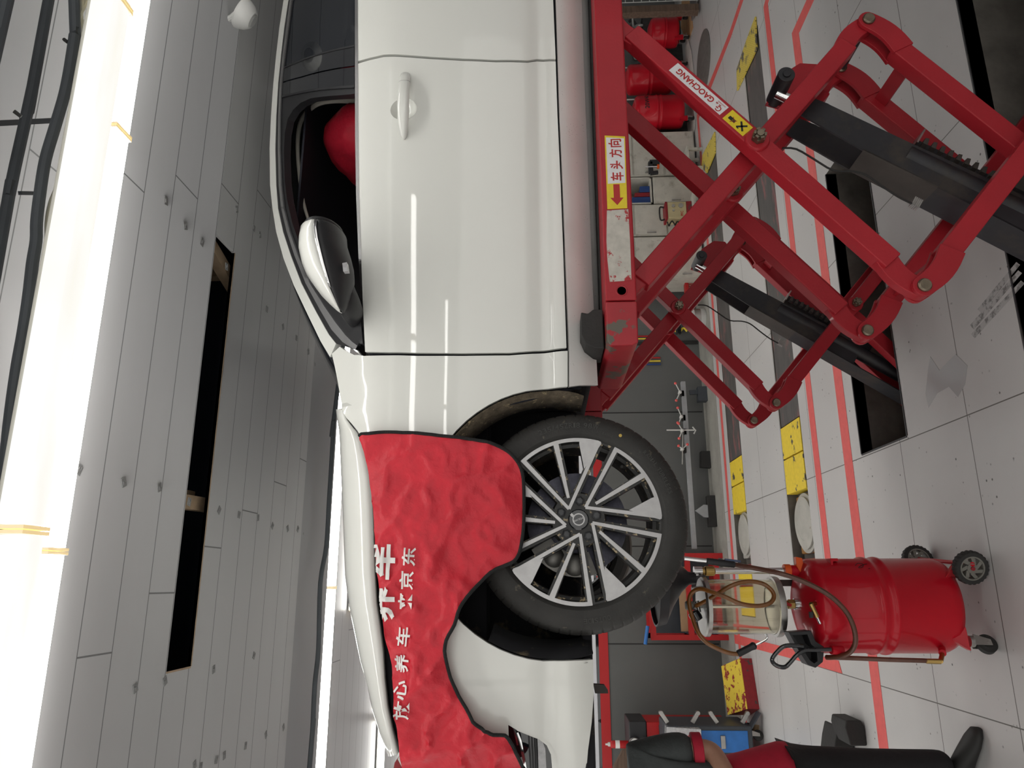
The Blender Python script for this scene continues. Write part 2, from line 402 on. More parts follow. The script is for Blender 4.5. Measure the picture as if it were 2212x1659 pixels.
def ceiling_material():
    m = mat('grey ceiling planks', (.43, .43, .435), .42, var=.05, vscale=1.2, stretch=(.4, 1.5, 1))
    nt = m.node_tree; N = nt.nodes; L = nt.links; b = N['Principled BSDF']; src = b.inputs['Base Color'].links[0].from_socket
    tc = N.new('ShaderNodeTexCoord'); sp = N.new('ShaderNodeSeparateXYZ'); L.new(tc.outputs['Object'], sp.inputs[0])
    def math_(op, a, bb):
        q = N.new('ShaderNodeMath'); q.operation = op
        for i, s in enumerate((a, bb)):
            if isinstance(s, (int, float)): q.inputs[i].default_value = s
            else: L.new(s, q.inputs[i])
        return q.outputs[0]
    y = math_('SUBTRACT', sp.outputs[1], 2.48 - .162 * 100)
    ly = math_('LESS_THAN', math_('MODULO', y, .162), .004)
    row = math_('FLOOR', math_('DIVIDE', y, .162), 0)
    xo = math_('ADD', sp.outputs[0], math_('MULTIPLY', math_('MODULO', math_('MULTIPLY', row, 1.37), 2.9), 1.0))
    lx = math_('LESS_THAN', math_('MODULO', math_('ADD', xo, 50), 2.9), .005)
    mx = math_('MAXIMUM', ly, lx)
    x = N.new('ShaderNodeMix'); x.data_type = 'RGBA'; L.new(mx, x.inputs[0]); L.new(src, x.inputs[6]); x.inputs[7].default_value = (.13, .13, .13, 1)
    L.new(x.outputs[2], b.inputs['Base Color'])
    return m
M['ceiling'] = ceiling_material()
# ================================================================ the room
ZC = 3.0
XL, XR, YF, YB = -5.0, 8.5, -5.5, 8.0
PITS = [(.69, 2.44, 2.100, 2.630), (.69, 2.44, 3.590, 4.118)]
RUNS = [(-.32, 4.35, 5.03, 5.47), (-.32, 4.35, 6.60, 7.06)]
holes = PITS + RUNS
xs = sorted({XL, XR} | {h[0] for h in holes} | {h[1] for h in holes}); ys = sorted({YF, YB} | {h[2] for h in holes} | {h[3] for h in holes})
mb = MB()
for i in range(len(xs) - 1):
    for j in range(len(ys) - 1):
        cxm, cym = (xs[i] + xs[i+1]) / 2, (ys[j] + ys[j+1]) / 2
        if any(h[0] < cxm < h[1] and h[2] < cym < h[3] for h in holes): continue
        mb.add([(xs[i], ys[j], 0), (xs[i+1], ys[j], 0), (xs[i+1], ys[j+1], 0), (xs[i], ys[j+1], 0)], [(0, 1, 2, 3)])
struct(mb, 'floor', M['floor'], recalc=False)
def pitbox(x0, x1, y0, y1, d):
    return MB().add([(x0,y0,0),(x1,y0,0),(x1,y1,0),(x0,y1,0),(x0,y0,-d),(x1,y0,-d),(x1,y1,-d),(x0,y1,-d)],
                    [(4,5,6,7),(0,4,7,3),(1,2,6,5),(0,1,5,4),(3,7,6,2)])
for i, h in enumerate(PITS): struct(pitbox(*h, .36), 'trim_%d' % (i + 1), M['pit'], recalc=False)
for i, h in enumerate(RUNS): struct(pitbox(*h, .08), 'trim_%d' % (i + 3), M['pit'], recalc=False)
# steel nosing on the near and far pit edges
mb = MB()
for (x0, x1, y0, y1) in PITS:
    mb.box(x0, x1, y1, y1 + .008, -.06, .004); mb.box(x0, x1, y0 - .008, y0, -.06, .004); mb.box(x0 - .008, x0, y0, y1, -.06, .004)
struct(mb, 'trim_5', M['liftdark'])
# ceiling with the torn-out slot
SL = (-.275, 1.29, 2.487, 2.656)
mb = MB(); xs = [XL, SL[0], SL[1], XR]; ys = [YF, SL[2], SL[3], YB]
for i in range(3):
    for j in range(3):
        if i == 1 and j == 1: continue
        mb.box(xs[i], xs[i+1], ys[j], ys[j+1], ZC, ZC + .012)
struct(mb, 'ceiling', M['ceiling'])
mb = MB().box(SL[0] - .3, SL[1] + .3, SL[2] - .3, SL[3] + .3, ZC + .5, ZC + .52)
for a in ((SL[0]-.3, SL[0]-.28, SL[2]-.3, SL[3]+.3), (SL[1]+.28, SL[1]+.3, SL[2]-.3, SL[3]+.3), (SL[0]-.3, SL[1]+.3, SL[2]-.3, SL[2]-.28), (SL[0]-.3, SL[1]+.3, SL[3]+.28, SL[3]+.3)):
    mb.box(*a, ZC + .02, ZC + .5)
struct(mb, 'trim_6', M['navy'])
mb = MB().box(SL[0], SL[1], SL[3], SL[3] + .006, ZC - .001, ZC + .012)
mb.box(SL[0] - .006, SL[0], SL[2], SL[3], ZC - .001, ZC + .012)
struct(mb, 'trim_7', M['joist'])
for k, (px, py, nm) in enumerate(((510, 605, 'nearest the speaker end'), (437, 1088, 'at the middle of the slot'))):
    p = onZ(px, py, ZC + .06); q = Vector((p.x + (.10 if k == 0 else -.02), 2.30, ZC + .06)); e = Vector((p.x - (.05 if k == 0 else .0), 2.85, ZC + .06))
    t = MB().bar(q, e, .045, .05, (0, 0, 1)); t.bar(p + Vector((.02, -.03, .03)), p + Vector((.02, -.03, .30)), .05, .05, (1, 0, 0))
    t.build('wooden_joist', M['joist'], label='pale wooden joist seen in the dark ceiling slot, ' + nm, cat='joist', group='joists in the ceiling slot')
# walls: dark boards below, red band, black line, white above
mb = MB().box(XL, XR, YB, YB + .06, 0, 1.15); struct(mb, 'wall_back', M['wall'])
struct(MB().box(XL, XR, YB - .012, YB + .06, 1.15, 1.245), 'trim_8', M['bandred'])
struct(MB().box(XL, XR, YB - .008, YB + .06, 1.245, 1.275), 'trim_9', M['gloss'])
struct(MB().box(XL, XR, YB, YB + .06, 1.275, ZC), 'trim_10', M['wallwhite'])
mb = MB()
for px, py in ((1400, 891), (1400, 1391), (1400, 1180)):
    x = onY(px, py, YB).x; mb.box(x - .006, x + .006, YB - .002, YB + .002, .02, 1.15)
struct(mb, 'trim_11', M['black_ink'])
for k, y in enumerate((YF + .2, 1.0, YB - .3)): struct(MB().box(XL - .0, XL + .3, y - .15, y + .15, 0, ZC), 'trim_%d' % (14 + k), M['wallwhite'])
struct(MB().box(XR, XR + .06, YF, YB, 0, ZC), 'wall_right', M['wallwhite'])
struct(MB().box(XL, 3.2, 7.40, YB, .0005, .004), 'baseboard_back', M['concrete'])
# ceiling step: shallow soffit in front of the third lamp row
mb = MB(); prof = [(3.72, 0), (3.80, -.012), (3.93, -.055), (4.02, -.06), (4.10, -.02), (4.14, 0)]
vs = [(x, y, ZC + z) for x in (XL, XR) for y, z in prof]; n = len(prof)
mb.add(vs, [(i, i+1, n+i+1, n+i) for i in range(n - 1)]); struct(mb, 'trim_12', mat('soffit grey', (.30, .30, .31), .42))

# ---------------------------------------------------------------- lamps
def batten(x0, x1, y, z, wdt, label, rise=.035, caps=True, lit='lit'):
    t = thing('ceiling_light', label, 'ceiling light', ((x0 + x1) / 2, y, z), 'long ceiling lamps')
    n = 8; pr = [(y - wdt/2, z + rise), (y - wdt/2, z + .012), (y - wdt*.42, z + .002)] + [(y - wdt*.42 + wdt*.84*i/6, z - .004*math.sin(PI*i/6)) for i in range(1, 6)] + [(y + wdt*.42, z + .002), (y + wdt/2, z + .012), (y + wdt/2, z + rise)]
    mb = MB().loft([[(x0 + .006, a, b) for a, b in pr], [(x1 - .006, a, b) for a, b in pr]], closed=True); mb.build('diffuser', M[lit], t)
    MB().box(x0, x1, y - wdt/2 - .004, y + wdt/2 + .004, z + rise, z + rise + .006).build('housing', M['lampbody'], t, bevel=.003)
    for xa, xb in ((x0 - .003, x0 + .004), (x1 - .004, x1 + .003)): MB().box(xa, xb, y - wdt/2 - .001, y + wdt/2 + .001, z - .003, z + rise).build('end_cap', M['joint'], t)
    return t
WA = .085
def lamp_row(y, z, joint, L, names, wdt, lit='lit', rise=.035):
    for k, nm in names: batten(joint + k * L + .004, joint + (k+1) * L - .004, y, z, wdt, nm, rise, lit=lit)
lamp_row(1.3535, 2.715, .098, 1.2, ((-2, 'long lit batten of the nearest lamp row, second past the picture left end'), (-1, 'long lit batten in the nearest lamp row, the one ending at the yellowed joint'), (0, 'long lit batten in the nearest lamp row over the front door, beside the conduit'), (1, 'long lit batten in the nearest lamp row beyond the loose cream cables')), .073, 'lit_aged', .05)
lamp_row(1.7685, 2.945, .078, 1.165, ((-4, 'slim lit batten of the second lamp row, nearest the open left'), (-3, 'slim lit batten of the second lamp row, second from the open left'), (-2, 'slim lit batten of the second lamp row, far past the front bumper'), (-1, 'slim lit batten of the second lamp row over the front wheel'), (0, 'slim lit batten of the second lamp row over the front door'), (1, 'slim lit batten of the second lamp row over the rear door')), .075)  # leftmost two: unseen extension added to light the bumper, ceiling and floor
lamp_row(4.165, 2.94, -.02, 1.2, ((-4, 'lit batten in the row beyond the car, nearest the open left'), (-3, 'lit batten in the row beyond the car, second from the open left'), (-2, 'lit batten in the lamp row beyond the car, past the bonnet tip'), (-1, 'lit batten in the lamp row beyond the car, over the bonnet'), (0, 'lit batten in the lamp row beyond the car, behind the windscreen pillar'), (1, 'lit batten in the lamp row beyond the car, hidden by the roof'), (2, 'lit batten in the lamp row beyond the car, over the drum corner')), .075)  # two battens farthest left are added out of view for more light there
batten(-.16, .9, 4.72, 2.95, .085, 'short lit batten just behind the third lamp row, above the bonnet edge')
for yy, nm in ((-.9, 'behind the viewer'), (-3.2, 'near the open front')):
    for k in range(4): batten(-1.9 + k * 1.25, -.7 + k * 1.25, yy, 2.95, .085, 'lit batten %s, %s from the left wall' % (nm, ('first', 'second', 'third', 'fourth')[k]))
for yy, nm in ((5.7, 'over the near runway'), (6.9, 'over the far runway')):  # rows out of view, added to throw more light on the back
    for k in range(7): batten(-3.4 + k * 1.25, -2.2 + k * 1.25, yy, 2.95, .085, 'lit batten %s, %s from the left wall' % (nm, ('first', 'second', 'third', 'fourth', 'fifth', 'sixth', 'seventh')[k]))
# conduit and cables beside the nearest row
def pipe(pxs, z, r, name, label, m='conduit', cat='conduit', n=10, extend=True, smooth=4):
    P = [onZ(x, y, z) for x, y in pxs]
    if extend:
        d = (P[0] - P[1]).normalized(); P = [P[0] + d * 3] + P; d = (P[-1] - P[-2]).normalized(); P = P + [P[-1] + d * 3]
    return MB().tube(smoothline(P, smooth), r, n).build(name, M[m], label=label, cat=cat)
pipe([(160, 0), (162, 60), (153, 130), (140, 200), (120, 270), (98, 345), (86, 420), (79, 480), (78, 520), (70, 570), (62, 640), (50, 720), (36, 800), (20, 920), (5, 1080), (-10, 1200)], 2.80, .0115, 'corrugated_conduit', 'wavy corrugated conduit running along the nearest lamp row')
pipe([(105, 0), (70, 190), (20, 420), (-30, 700)], 2.86, .0115, 'straight_conduit', 'straight dark conduit second from the nearest lamp row')
pipe([(15, 0), (-15, 130), (-60, 330)], 2.86, .013, 'straight_conduit', 'straight dark conduit at the picture corner, farthest from the lamps')
pipe([(188, 0), (170, 40), (165, 90), (155, 140), (150, 170), (160, 195)], 2.80, .005, 'lamp_cable', 'cream cable loop tucked between conduit and nearest lamp row', 'cable', 'cable', 8, False)
pipe([(178, -20), (176, 30), (180, 70), (172, 85), (175, 100)], 2.80, .004, 'lamp_cable', 'short cream cable tail at the nearest lamp end', 'cable', 'cable', 8, False)
pipe([(120, 410), (108, 440), (101, 480), (100, 530), (90, 600)], 2.80, .004, 'lamp_cable', 'thin cream cable hugging the conduit over the front door', 'cable', 'cable', 8, False)
a = onZ(0, 266, 2.93); b_ = onZ(125, 260, 2.93)
MB().bar(a - (b_ - a) * 1.5, b_, .012, .012, (0, 0, 1)).build('cross_rail', M['conduit'], label='thin dark rail crossing above the conduits at the corner', cat='rail')
a = onZ(43, 417, 2.86); b_ = onZ(88, 418, 2.86)
MB().bar(a, b_, .008, .008, (0, 0, 1)).build('cross_rail', M['conduit'], label='short dark bracket joining two conduits beside the lamp', cat='bracket')
for (px, py, dx, dy) in ((138, 85, 8, 6), (30, 240, 16, 12), (125, 242, -4, 3)):
    a = onZ(px, py, 2.82); b_ = onZ(px + dx, py + dy, 2.81)
    MB().tube([a, b_], .004, 6).build('cable_tie', M['rubber'], label='black cable tie tail on a conduit near the corner', cat='cable tie', group='cable tie tails')
# thin cable tray and pipe beyond
pipe([(727, 860), (722, 900), (716, 1000), (711, 1080), (705, 1180), (692, 1260), (688, 1400), (680, 1480), (675, 1580), (665, 1700)], 2.90, .012, 'corrugated_conduit', 'dark conduit running along the lamp row beyond the car')
P3z = lambda p, z: Vector((p.x, p.y + .004, z))
P = [onY(740, 1310, 4.9), onY(735, 1345, 4.9), onY(720, 1420, 4.9), onY(710, 1490, 4.9), onY(700, 1540, 4.9)]
MB().tube(smoothline(P, 3), .013, 10).cyl(P[0], P3z(P[0], ZC), .006, n=8).cyl(P[-1], P3z(P[-1], ZC), .006, n=8).build('white_pipe', M['speaker'], label='white pipe slanting under the far ceiling above the bonnet', cat='pipe')
# clips stuck to the planks
CL = [(358,434),(400,488),(436,524),(511,452),(548,493),(489,576),(561,507),(576,668),(611,706),(640,730),(666,760),(680,788),(690,789),(170,1015),(267,1042),(344,1053),(408,1084),(473,1102),(516,1112),(557,1118),(588,1136),(621,1142),(643,1143),(655,1152),(292,1486),(356,1471),(461,1446),(548,1416),(420,1652),(433,1656),(467,1641),(484,1632),(530,1611),(574,1587),(612,1571),(648,1557)]
base = None
for i, (px, py) in enumerate(CL):
    p = onZ(px, py, ZC); r = random.uniform(-.6, .6)
    if base is None:
        t = MB().box(-.014, .014, -.011, .011, -.0025, 0); t.box(-.007, .005, -.008, -.002, -.005, -.0025); t.box(.000, .010, .002, .007, -.004, -.0025)
        base = t.build('cable_clip', M['clip'], label='small grey square adhesive clip stuck to the ceiling planks', cat='clip', group='adhesive clips on the ceiling', bevel=.001); o = base
    else: o = base.copy(); COL.objects.link(o)
    o.location = p; o.rotation_euler = (0, 0, r)
# speaker hanging at the ceiling
t = thing('ceiling_speaker', 'off white round ceiling speaker hanging by the car roof', 'speaker', (2.2, 2.42, 2.93))
c = onZ(527, 32, 2.93); ax = (Vector((-.30, .25, -.55))).normalized()
MB().lathe([(.0, .040), (.034, .039), (.050, .022), (.060, .0), (.062, -.012), (.058, -.020), (.030, -.026)], c, ax, 32).build('housing', M['speaker'], t)
MB().lathe([(.0, .046), (.024, .045), (.028, .040), (.030, .030)], c, ax, 24).build('grille', mat('grey grille', (.34, .34, .33), .6, bump=.5, bscale=400), t)
MB().cyl(c - ax * .02, Vector((c.x, c.y + .02, ZC)), .012, n=10).build('bracket', M['speaker'], t)

sm = mat('faded stencil', (.44, .435, .43), .4, col2=(.17, .165, .16), thr=.54, soft=.05, scale2=30)
for k, (a_, b2, c_, d_) in enumerate((((2112, 668), (2196, 566), (2204, 572), (2120, 676)), ((2096, 702), (2200, 584), (2208, 590), (2104, 712)), ((2098, 722), (2206, 606), (2214, 612), (2106, 730)))):
    MB().prism([(v.x, v.y, .0004) for v in (onZ(*q_, 0) for q_ in (a_, b2, c_, d_))], (0, 0, .0008)).build('floor_stencil', sm, label='faded dark stencil line on the floor before the near pit, %s' % ('farthest from the viewer', 'middle one of three', 'nearest the viewer')[k], cat='floor stencil')
# ---------------------------------------------------------------- floor markings
def strip(pts, name='floor_tape', mt='tapered', label='', cat='floor tape', h=.0012):
    MB().prism([(x, y, .0004) for x, y in pts], (0, 0, h)).build(name, M[mt], label=label, cat=cat)
strip([(-3.5, 4.255), (3.60, 4.255), (3.60, 1.0), (3.70, 1.0), (3.70, 4.372), (-3.5, 4.372)], label='nearest red tape line on the floor, turning a corner beyond the lift')
strip([(-.30, 4.755), (4.30, 4.755), (4.38, 4.40), (4.38, 1.5), (4.47, 1.5), (4.47, 4.42), (4.36, 4.853), (-.30, 4.853)], label='second red tape line, just in front of the near runway')
strip([(-3.0, 7.19), (5.0, 7.19), (4.85, 5.75), (4.85, 3.6), (4.93, 3.6), (4.93, 5.75), (5.10, 7.27), (-3.0, 7.27)], label='farthest red tape line, between far runway and wall')
q = [onZ(*p, 0) for p in ((1585, 1370), (1640, 1384), (1745, 1410), (1812, 1427), (1820, 1455), (1720, 1425), (1585, 1389))]
strip([(p.x, p.y) for p in q], h=.0026, label='broad red painted band beside the oil drain drum')
# runways
def slab(x0, x1, r, z0, z1, name, mt, label, cat='plate', inset=.012, sl=None):
    y0, y1 = RUNS[r][2] + inset, RUNS[r][3] - inset
    mb = MB().box(x0, x1, y0, y1, z0, z1)
    if sl: mb.v = [(x, y, z + (sl if (z > z0 + 1e-6 and x < x0 + 1e-6) else 0)) for x, y, z in mb.v]
    return mb.build(name, M[mt], label=label, cat=cat, bevel=.004)
RN = ('near', 'far')
for r in (0, 1):
    slab(1.12, 4.34, r, -.075, -.004, 'runway_plate', 'steelplate', 'long worn grey steel plate set in the %s runway' % RN[r])
    slab(.88, 1.11, r, -.075, .004, 'runway_plate', 'yellowworn', 'scraped yellow steel plate on the %s runway, farther from the turntable' % RN[r])
    slab(.62, .87, r, -.075, .004, 'runway_plate', 'yellowworn', 'scraped yellow steel plate on the %s runway, touching the turntable recess' % RN[r])
    slab(.10, .16, r, -.075, -.005, 'runway_lip', 'darkred', 'dark red lip with chipped yellow edge on the %s runway' % RN[r], 'plate')
    slab(-.31, .09, r, -.075, .006, 'runway_plate', 'yellow', 'fresh yellow plate at the front end of the %s runway' % RN[r])
    cy = (RUNS[r][2] + RUNS[r][3]) / 2 + (-.02 if r == 0 else .0); cxx = .40 if r == 0 else .42
    t = thing('turntable', 'round pale wheel alignment turntable in the %s runway' % RN[r], 'turntable', (cxx, cy, -.07))
    MB().box(cxx - .205, cxx + .195, cy - .19, cy + .19, -.075, -.045).build('base', M['ochre' if r == 0 else 'turntable'], t, bevel=.01)
    MB().lathe([(0, 0), (.205, 0), (.205, .014), (.0, .014)], (cxx, cy, -.045), n=40).build('lower_plate', M['turntable'], t)
    MB().lathe([(0, 0), (.178, 0), (.180, .012), (.170, .016), (.12, .0165), (.118, .015), (.0, .016)], (cxx, cy, -.028), n=48).build('top_plate', M['turntable'], t)
    MB().bar((cxx - .06, cy - .19, -.02), (cxx - .10, cy - .205, -.01), .008, .008).build('pin', M['dullmetal'], t)
# raised mesh flaps at the runway ends
gm = mat('yellow perforated mesh', (.74, .58, .10), .55, col2=(.12, .11, .10), thr=.58, soft=.02, scale2=6)
nt = gm.node_tree; bb = nt.nodes['Principled BSDF']; br = nt.nodes.new('ShaderNodeTexBrick'); br.inputs['Scale'].default_value = 22; br.inputs['Mortar Size'].default_value = .012
br.inputs['Color1'].default_value = br.inputs['Color2'].default_value = (1, 1, 1, 1); br.inputs['Mortar'].default_value = (.12, .10, .04, 1)
tc_ = nt.nodes.new('ShaderNodeTexCoord'); nt.links.new(tc_.outputs['Object'], br.inputs['Vector']); src = bb.inputs['Base Color'].links[0].from_socket
xm = nt.nodes.new('ShaderNodeMix'); xm.data_type = 'RGBA'; xm.blend_type = 'MULTIPLY'; xm.inputs[0].default_value = 1; nt.links.new(src, xm.inputs[6]); nt.links.new(br.outputs[0], xm.inputs[7]); nt.links.new(xm.outputs[2], bb.inputs['Base Color'])
for r, pts in ((0, ((1632, 36), (1635, 105), (1593, 196), (1592, 150), (1612, 90))), (1, ((1544, 285), (1545, 330), (1527, 374), (1516, 360), (1518, 335)))):
    q = [onZ(*p, .01) for p in pts]
    MB().prism([(p.x, p.y, .003) for p in q], (0, 0, .012)).build('mesh_flap', gm, label='yellow perforated metal flap closing the %s runway end' % RN[r], cat='flap')
# manhole
c = onZ(1520, 135, 0); 
MB().lathe([(0, 0), (.33, 0), (.33, .006), (.30, .008), (0, .009)], (c.x, c.y, .0005), n=48).build('manhole_cover', M['manhole'], label='round cast iron manhole cover in the tiled floor', cat='manhole cover')
# stains and a curl of clear film on the near floor
q = [onZ(*p, 0) for p in ((2010, 770), (2030, 800), (2065, 765), (2090, 790), (2085, 830), (2070, 858), (2050, 835), (2025, 850), (2006, 880), (2000, 850), (2005, 800))]
MB().prism([(p.x, p.y, .0004) for p in q], (0, 0, .001)).build('clear_film', mat('clear film scrap', (.44, .44, .44), .16), label='scrap of shiny clear film lying beside the near pit', cat='film')
# ================================================================ scissor lift (one unit under each side of the car)
def P3(x, y, z): return Vector((x, y, z))
XJL, XJR, ZJ, XCE, ZC1, ZC0, ZTOP, ZBOT = .868, 1.905, .605, 1.386, 1.057, .155, 1.507, -.296
def knuckle(mb, piv, d, y0, y1, w0=.070, w1=.062, L=.135, sgn=1, bend=.014):
    """curved end link from a bar end to its pivot, in the XZ plane"""
    d = Vector(d).normalized(); nrm = Vector((-d.y, d.x)) * sgn; c = []
    for i in range(9):
        t = i / 8; c.append(Vector(piv) + d * L * (1 - t) + nrm * bend * math.sin(PI * t) + nrm * 0)
    left, right = [], []
    for i, p in enumerate(c):
        t = (c[min(8, i+1)] - c[max(0, i-1)]).normalized(); n = Vector((-t.y, t.x)); w_ = lerp(w0, w1, i / 8) / 2
        left.append(p + n * w_); right.append(p - n * w_)
    t = (c[8] - c[7]).normalized(); n = Vector((-t.y, t.x)); cap = [c[8] + (n * math.cos(a) + t * math.sin(a)) * w1 / 2 for a in [PI * k / 8 for k in range(1, 8)]]
    poly = left + cap + right[::-1]
    mb.prism([P3(p.x, y0, p.y) for p in poly], (0, y1 - y0, 0))
def lift_unit(y0, label):
    t = thing('scissor_lift', label, 'car lift', (XCE, y0 + .26, -.36))
    ya, yb, yb2, ya2 = y0 + .045, y0 + .125, y0 + .375, y0 + .455
    # platform
    mb = MB(); zt, zl = 1.567, 1.471
    out = [(.835, zl), (.835, zt), (2.62, zt), (2.62, zl)]
    mb.prism([P3(x, y0, z) for x, z in out], (0, .52, 0)); pl = mb.build('platform', M['liftred'], t, bevel=.006)
    MB().prism([P3(x, y0, z) for x, z in [(.700, zl + .002), (.690, zl + .02), (.690, zt - .012), (.705, zt), (.832, zt), (.832, zl)]], (0, .52, 0)).build('platform_end', M['liftworn'], t, bevel=.005, label='worn red end piece with bare steel corner')
    MB().box(.84, 2.6, y0 + .13, y0 + .46, zt, zt + .004).build('rubber_mat', M['rubber'], pl)
    def bars(name, y, pts):
        for (a, b, ta, tb) in pts:
            a, b = Vector(a), Vector(b); d = (b - a).normalized(); p, q = a + d * ta, b - d * tb
            MB().bar(P3(p.x, y, p.y), P3(q.x, y, q.y), .06, .066).build(name, M['liftred'], t, bevel=.004)
    TL, TR, BL, BR, JL, JR = (XJL, ZTOP), (XJR, ZTOP), (XJL, ZBOT), (XJR, ZBOT), (XJL, ZJ), (XJR, ZJ)
    for y in (ya, ya2):
        bars('upper_arm', y, [(TR, JL, .10, .115)]); bars('lower_arm', y, [(JL, BR, .135, .02)])
    for y in (yb, yb2):
        bars('upper_arm', y, [(TL, JR, .10, .115)]); bars('lower_arm', y, [(JR, BL, .135, .02)])
    def vec(a, b): return Vector(b) - Vector(a)
    for y in (ya, ya2, yb, yb2):
        A = y in (ya, ya2); J = JL if A else JR; T = TR if A else TL; B = BR if A else BL
        mb = MB(); knuckle(mb, J, vec(J, T), y - .018, y + .018, sgn=1 if A else -1, L=.14); mb.build('upper_knuckle', M['liftred'], t, bevel=.003)
        mb = MB()
        for ys in (-.034, .019): knuckle(mb, J, vec(J, B), y + ys, y + ys + .015, sgn=-1 if A else 1, L=.16, w0=.078, w1=.066)
        mb.build('lower_knuckle', M['liftred'], t, bevel=.002)
        mb = MB(); knuckle(mb, T, vec(T, J), y - .02, y + .02, sgn=-1 if A else 1, L=.14, w0=.062); mb.build('top_knuckle', M['liftred'], t, bevel=.003)
        MB().lathe([(0, -.046), (.017, -.046), (.021, -.041), (.021, .041), (0, .041)], P3(J[0], y, J[1]), (0, 1, 0), 20).build('pin', M['rustmetal'], t)
    for z in (ZC1, ZC0):
        for y, yy in ((ya, yb), (ya2, yb2)):
            lo = min(y, yy) - .03
            MB().lathe([(0, 0), (.036, 0), (.040, .006), (.040, .012), (0, .012)], P3(XCE, lo - .012, z), (0, 1, 0), 24).build('boss', M['liftred'], t)
            mb = MB()
            for k in range(6):
                a = k * PI / 3 + .3; e = P3(math.cos(a), 0, math.sin(a)); f = P3(-math.sin(a), 0, math.cos(a))
                mb.obox(P3(XCE, lo - .036, z) + e * .0165, e * .0040, f * .0060, P3(0, .008, 0))
            mb.cyl(P3(XCE, lo - .030, z), P3(XCE, lo - .012, z), .023, n=6); mb.cyl(P3(XCE, lo - .047, z), P3(XCE, lo - .02, z), .012, n=14)
            mb.build('castle_nut', M['rustmetal'], t, bevel=.001)
    # cross plates between the lower arms
    d = (Vector(BL) - Vector(JR)).normalized(); p = Vector(JR) + d * .20
    MB().bar(P3(p.x, yb + .03, p.y), P3(p.x, yb2 - .03, p.y), .05, .012, P3(d.x, 0, d.y)).build('cross_plate', M['liftred'], t)
    d = (Vector(BR) - Vector(JL)).normalized(); p = Vector(JL) + d * .20
    MB().bar(P3(p.x, ya + .03, p.y), P3(p.x, ya2 - .03, p.y), .05, .012, P3(d.x, 0, d.y)).build('cross_plate', M['liftred'], t)
    MB().cyl(P3(XJR, yb, ZJ), P3(XJR, yb2, ZJ), .016).build('cross_shaft', M['liftdark'], t)
    # hydraulic ram with its black safety ratchet cover
    yn, yf = y0 + .205, y0 + .325; dy = P3(0, y0 - 2.105, 0)
    T0 = onY(1690, 180, 2.31) + dy; ax2 = (onY(2212, 430, 2.31) - onY(1690, 180, 2.31)).normalized(); nn = Vector((ax2.z, 0, -ax2.x))
    if nn.z < 0: nn = -nn
    MB().cyl(T0 + P3(0, -.05, 0), T0 + P3(0, .10, 0), .030, n=24).cyl(T0 + P3(0, -.056, 0), T0 + P3(0, -.05, 0), .014, n=16).build('ram_head', M['liftdark'], t, bevel=.002)
    MB().prism([onY(x, y, 2.40) + dy for x, y in ((1655, 222), (1690, 160), (1728, 136), (1765, 138), (1790, 165), (1760, 215), (1720, 240))], (0, .02, 0)).build('ram_bracket', M['liftred'], t, bevel=.002)
    mid = P3(0, .025, 0)
    mid = mid + nn * .028
    MB().cyl(T0 + mid, T0 + mid + ax2 * .55, .018, n=20).build('ram_rod', M['chrome'], t)
    MB().cyl(T0 + mid + ax2 * .50, T0 + mid + ax2 * 1.25, .036, n=24).build('ram_cylinder', M['liftdark'], t)
    def platepoly(px): return [onY(x, y, 2.31) for x, y in px]
    near = platepoly([(1751,209),(1789,224),(1794,227),(1968,309),(2110,374),(2260,446),(2230,510),(2030,405),(1865,324),(1723,243)])
    MB().prism([q + dy for q in near], (0, .008, 0)).build('near_cover', M['liftdark'], t)
    MB().prism([q + dy + P3(0, .125, 0) for q in near], (0, .008, 0)).build('far_cover', M['liftdark'], t)
    a, b = onY(1865, 324, 2.31) + dy, onY(2230, 510, 2.31) + dy
    MB().prism([a, lerp(a, b, .45), lerp(a, b, .45) + P3(0, .133, 0), a + P3(0, .133, 0)], -nn * .006).build('bottom_cover', M['brownsteel'], t)
    e_ = lerp(a, b, 1.9)
    MB().prism([lerp(a, b, .45), e_, e_ + P3(0, .133, 0), lerp(a, b, .45) + P3(0, .133, 0)], -nn * .006).build('lower_cover', M['liftdark'], t)
    a, b = onY(1991, 285, 2.36) + dy, onY(2212, 392, 2.36) + dy; d = (b - a).normalized(); nv = Vector((d.z, 0, -d.x)); nv = nv if nv.z > 0 else -nv
    mb = MB().bar(a + nv * .030 + P3(0, .05, 0), b + nv * .030 + d * .15 + P3(0, .05, 0), .012, .062)
    mb.build('ratchet_back', M['liftdark'], t)
    for k in range(9):
        c = a + d * (.030 + .031 * k) + nv * .034 + P3(0, -.012, 0)
        MB().prism([c + d * -.009 + nv * .014, c + d * .009 + nv * .014, c + d * .004 - nv * .014, c + d * -.009 - nv * .010], (0, .03, 0)).build('ratchet_tooth', M['brownsteel'], t, bevel=.0015)
    MB().prism([a + P3(0, -.02, 0), a + d * .006 + P3(0, -.02, 0), a + d * .006 + nv * .062 + P3(0, -.02, 0), a + nv * .062 + P3(0, -.02, 0)], (0, .07, 0)).build('ratchet_end', M['dullmetal'], t)
    c = onY(1978, 440, 2.30) + dy
    mb = MB()
    for k in range(5): mb.obox(c + ax2 * (-.012 + .006 * k), ax2 * .0022, nn * .017, P3(0, .012, 0))
    mb.obox(c, ax2 * .014, nn * .014, P3(0, .009, 0)); mb.build('hose_fitting', M['dullmetal'], t)
    P = [onY(x, y, 2.285) + dy for x, y in ((1690, 320), (1720, 322), (1760, 345), (1800, 368), (1840, 370), (1870, 378), (1905, 402), (1940, 425), (1970, 440))]
    MB().tube(smoothline(P, 3), .0035, 8).build('hydraulic_hose', M['rubber'], t)
    return t, pl
LIFT, PLAT = lift_unit(2.105, 'red scissor lift unit nearest the viewer, carrying lettered stickers')
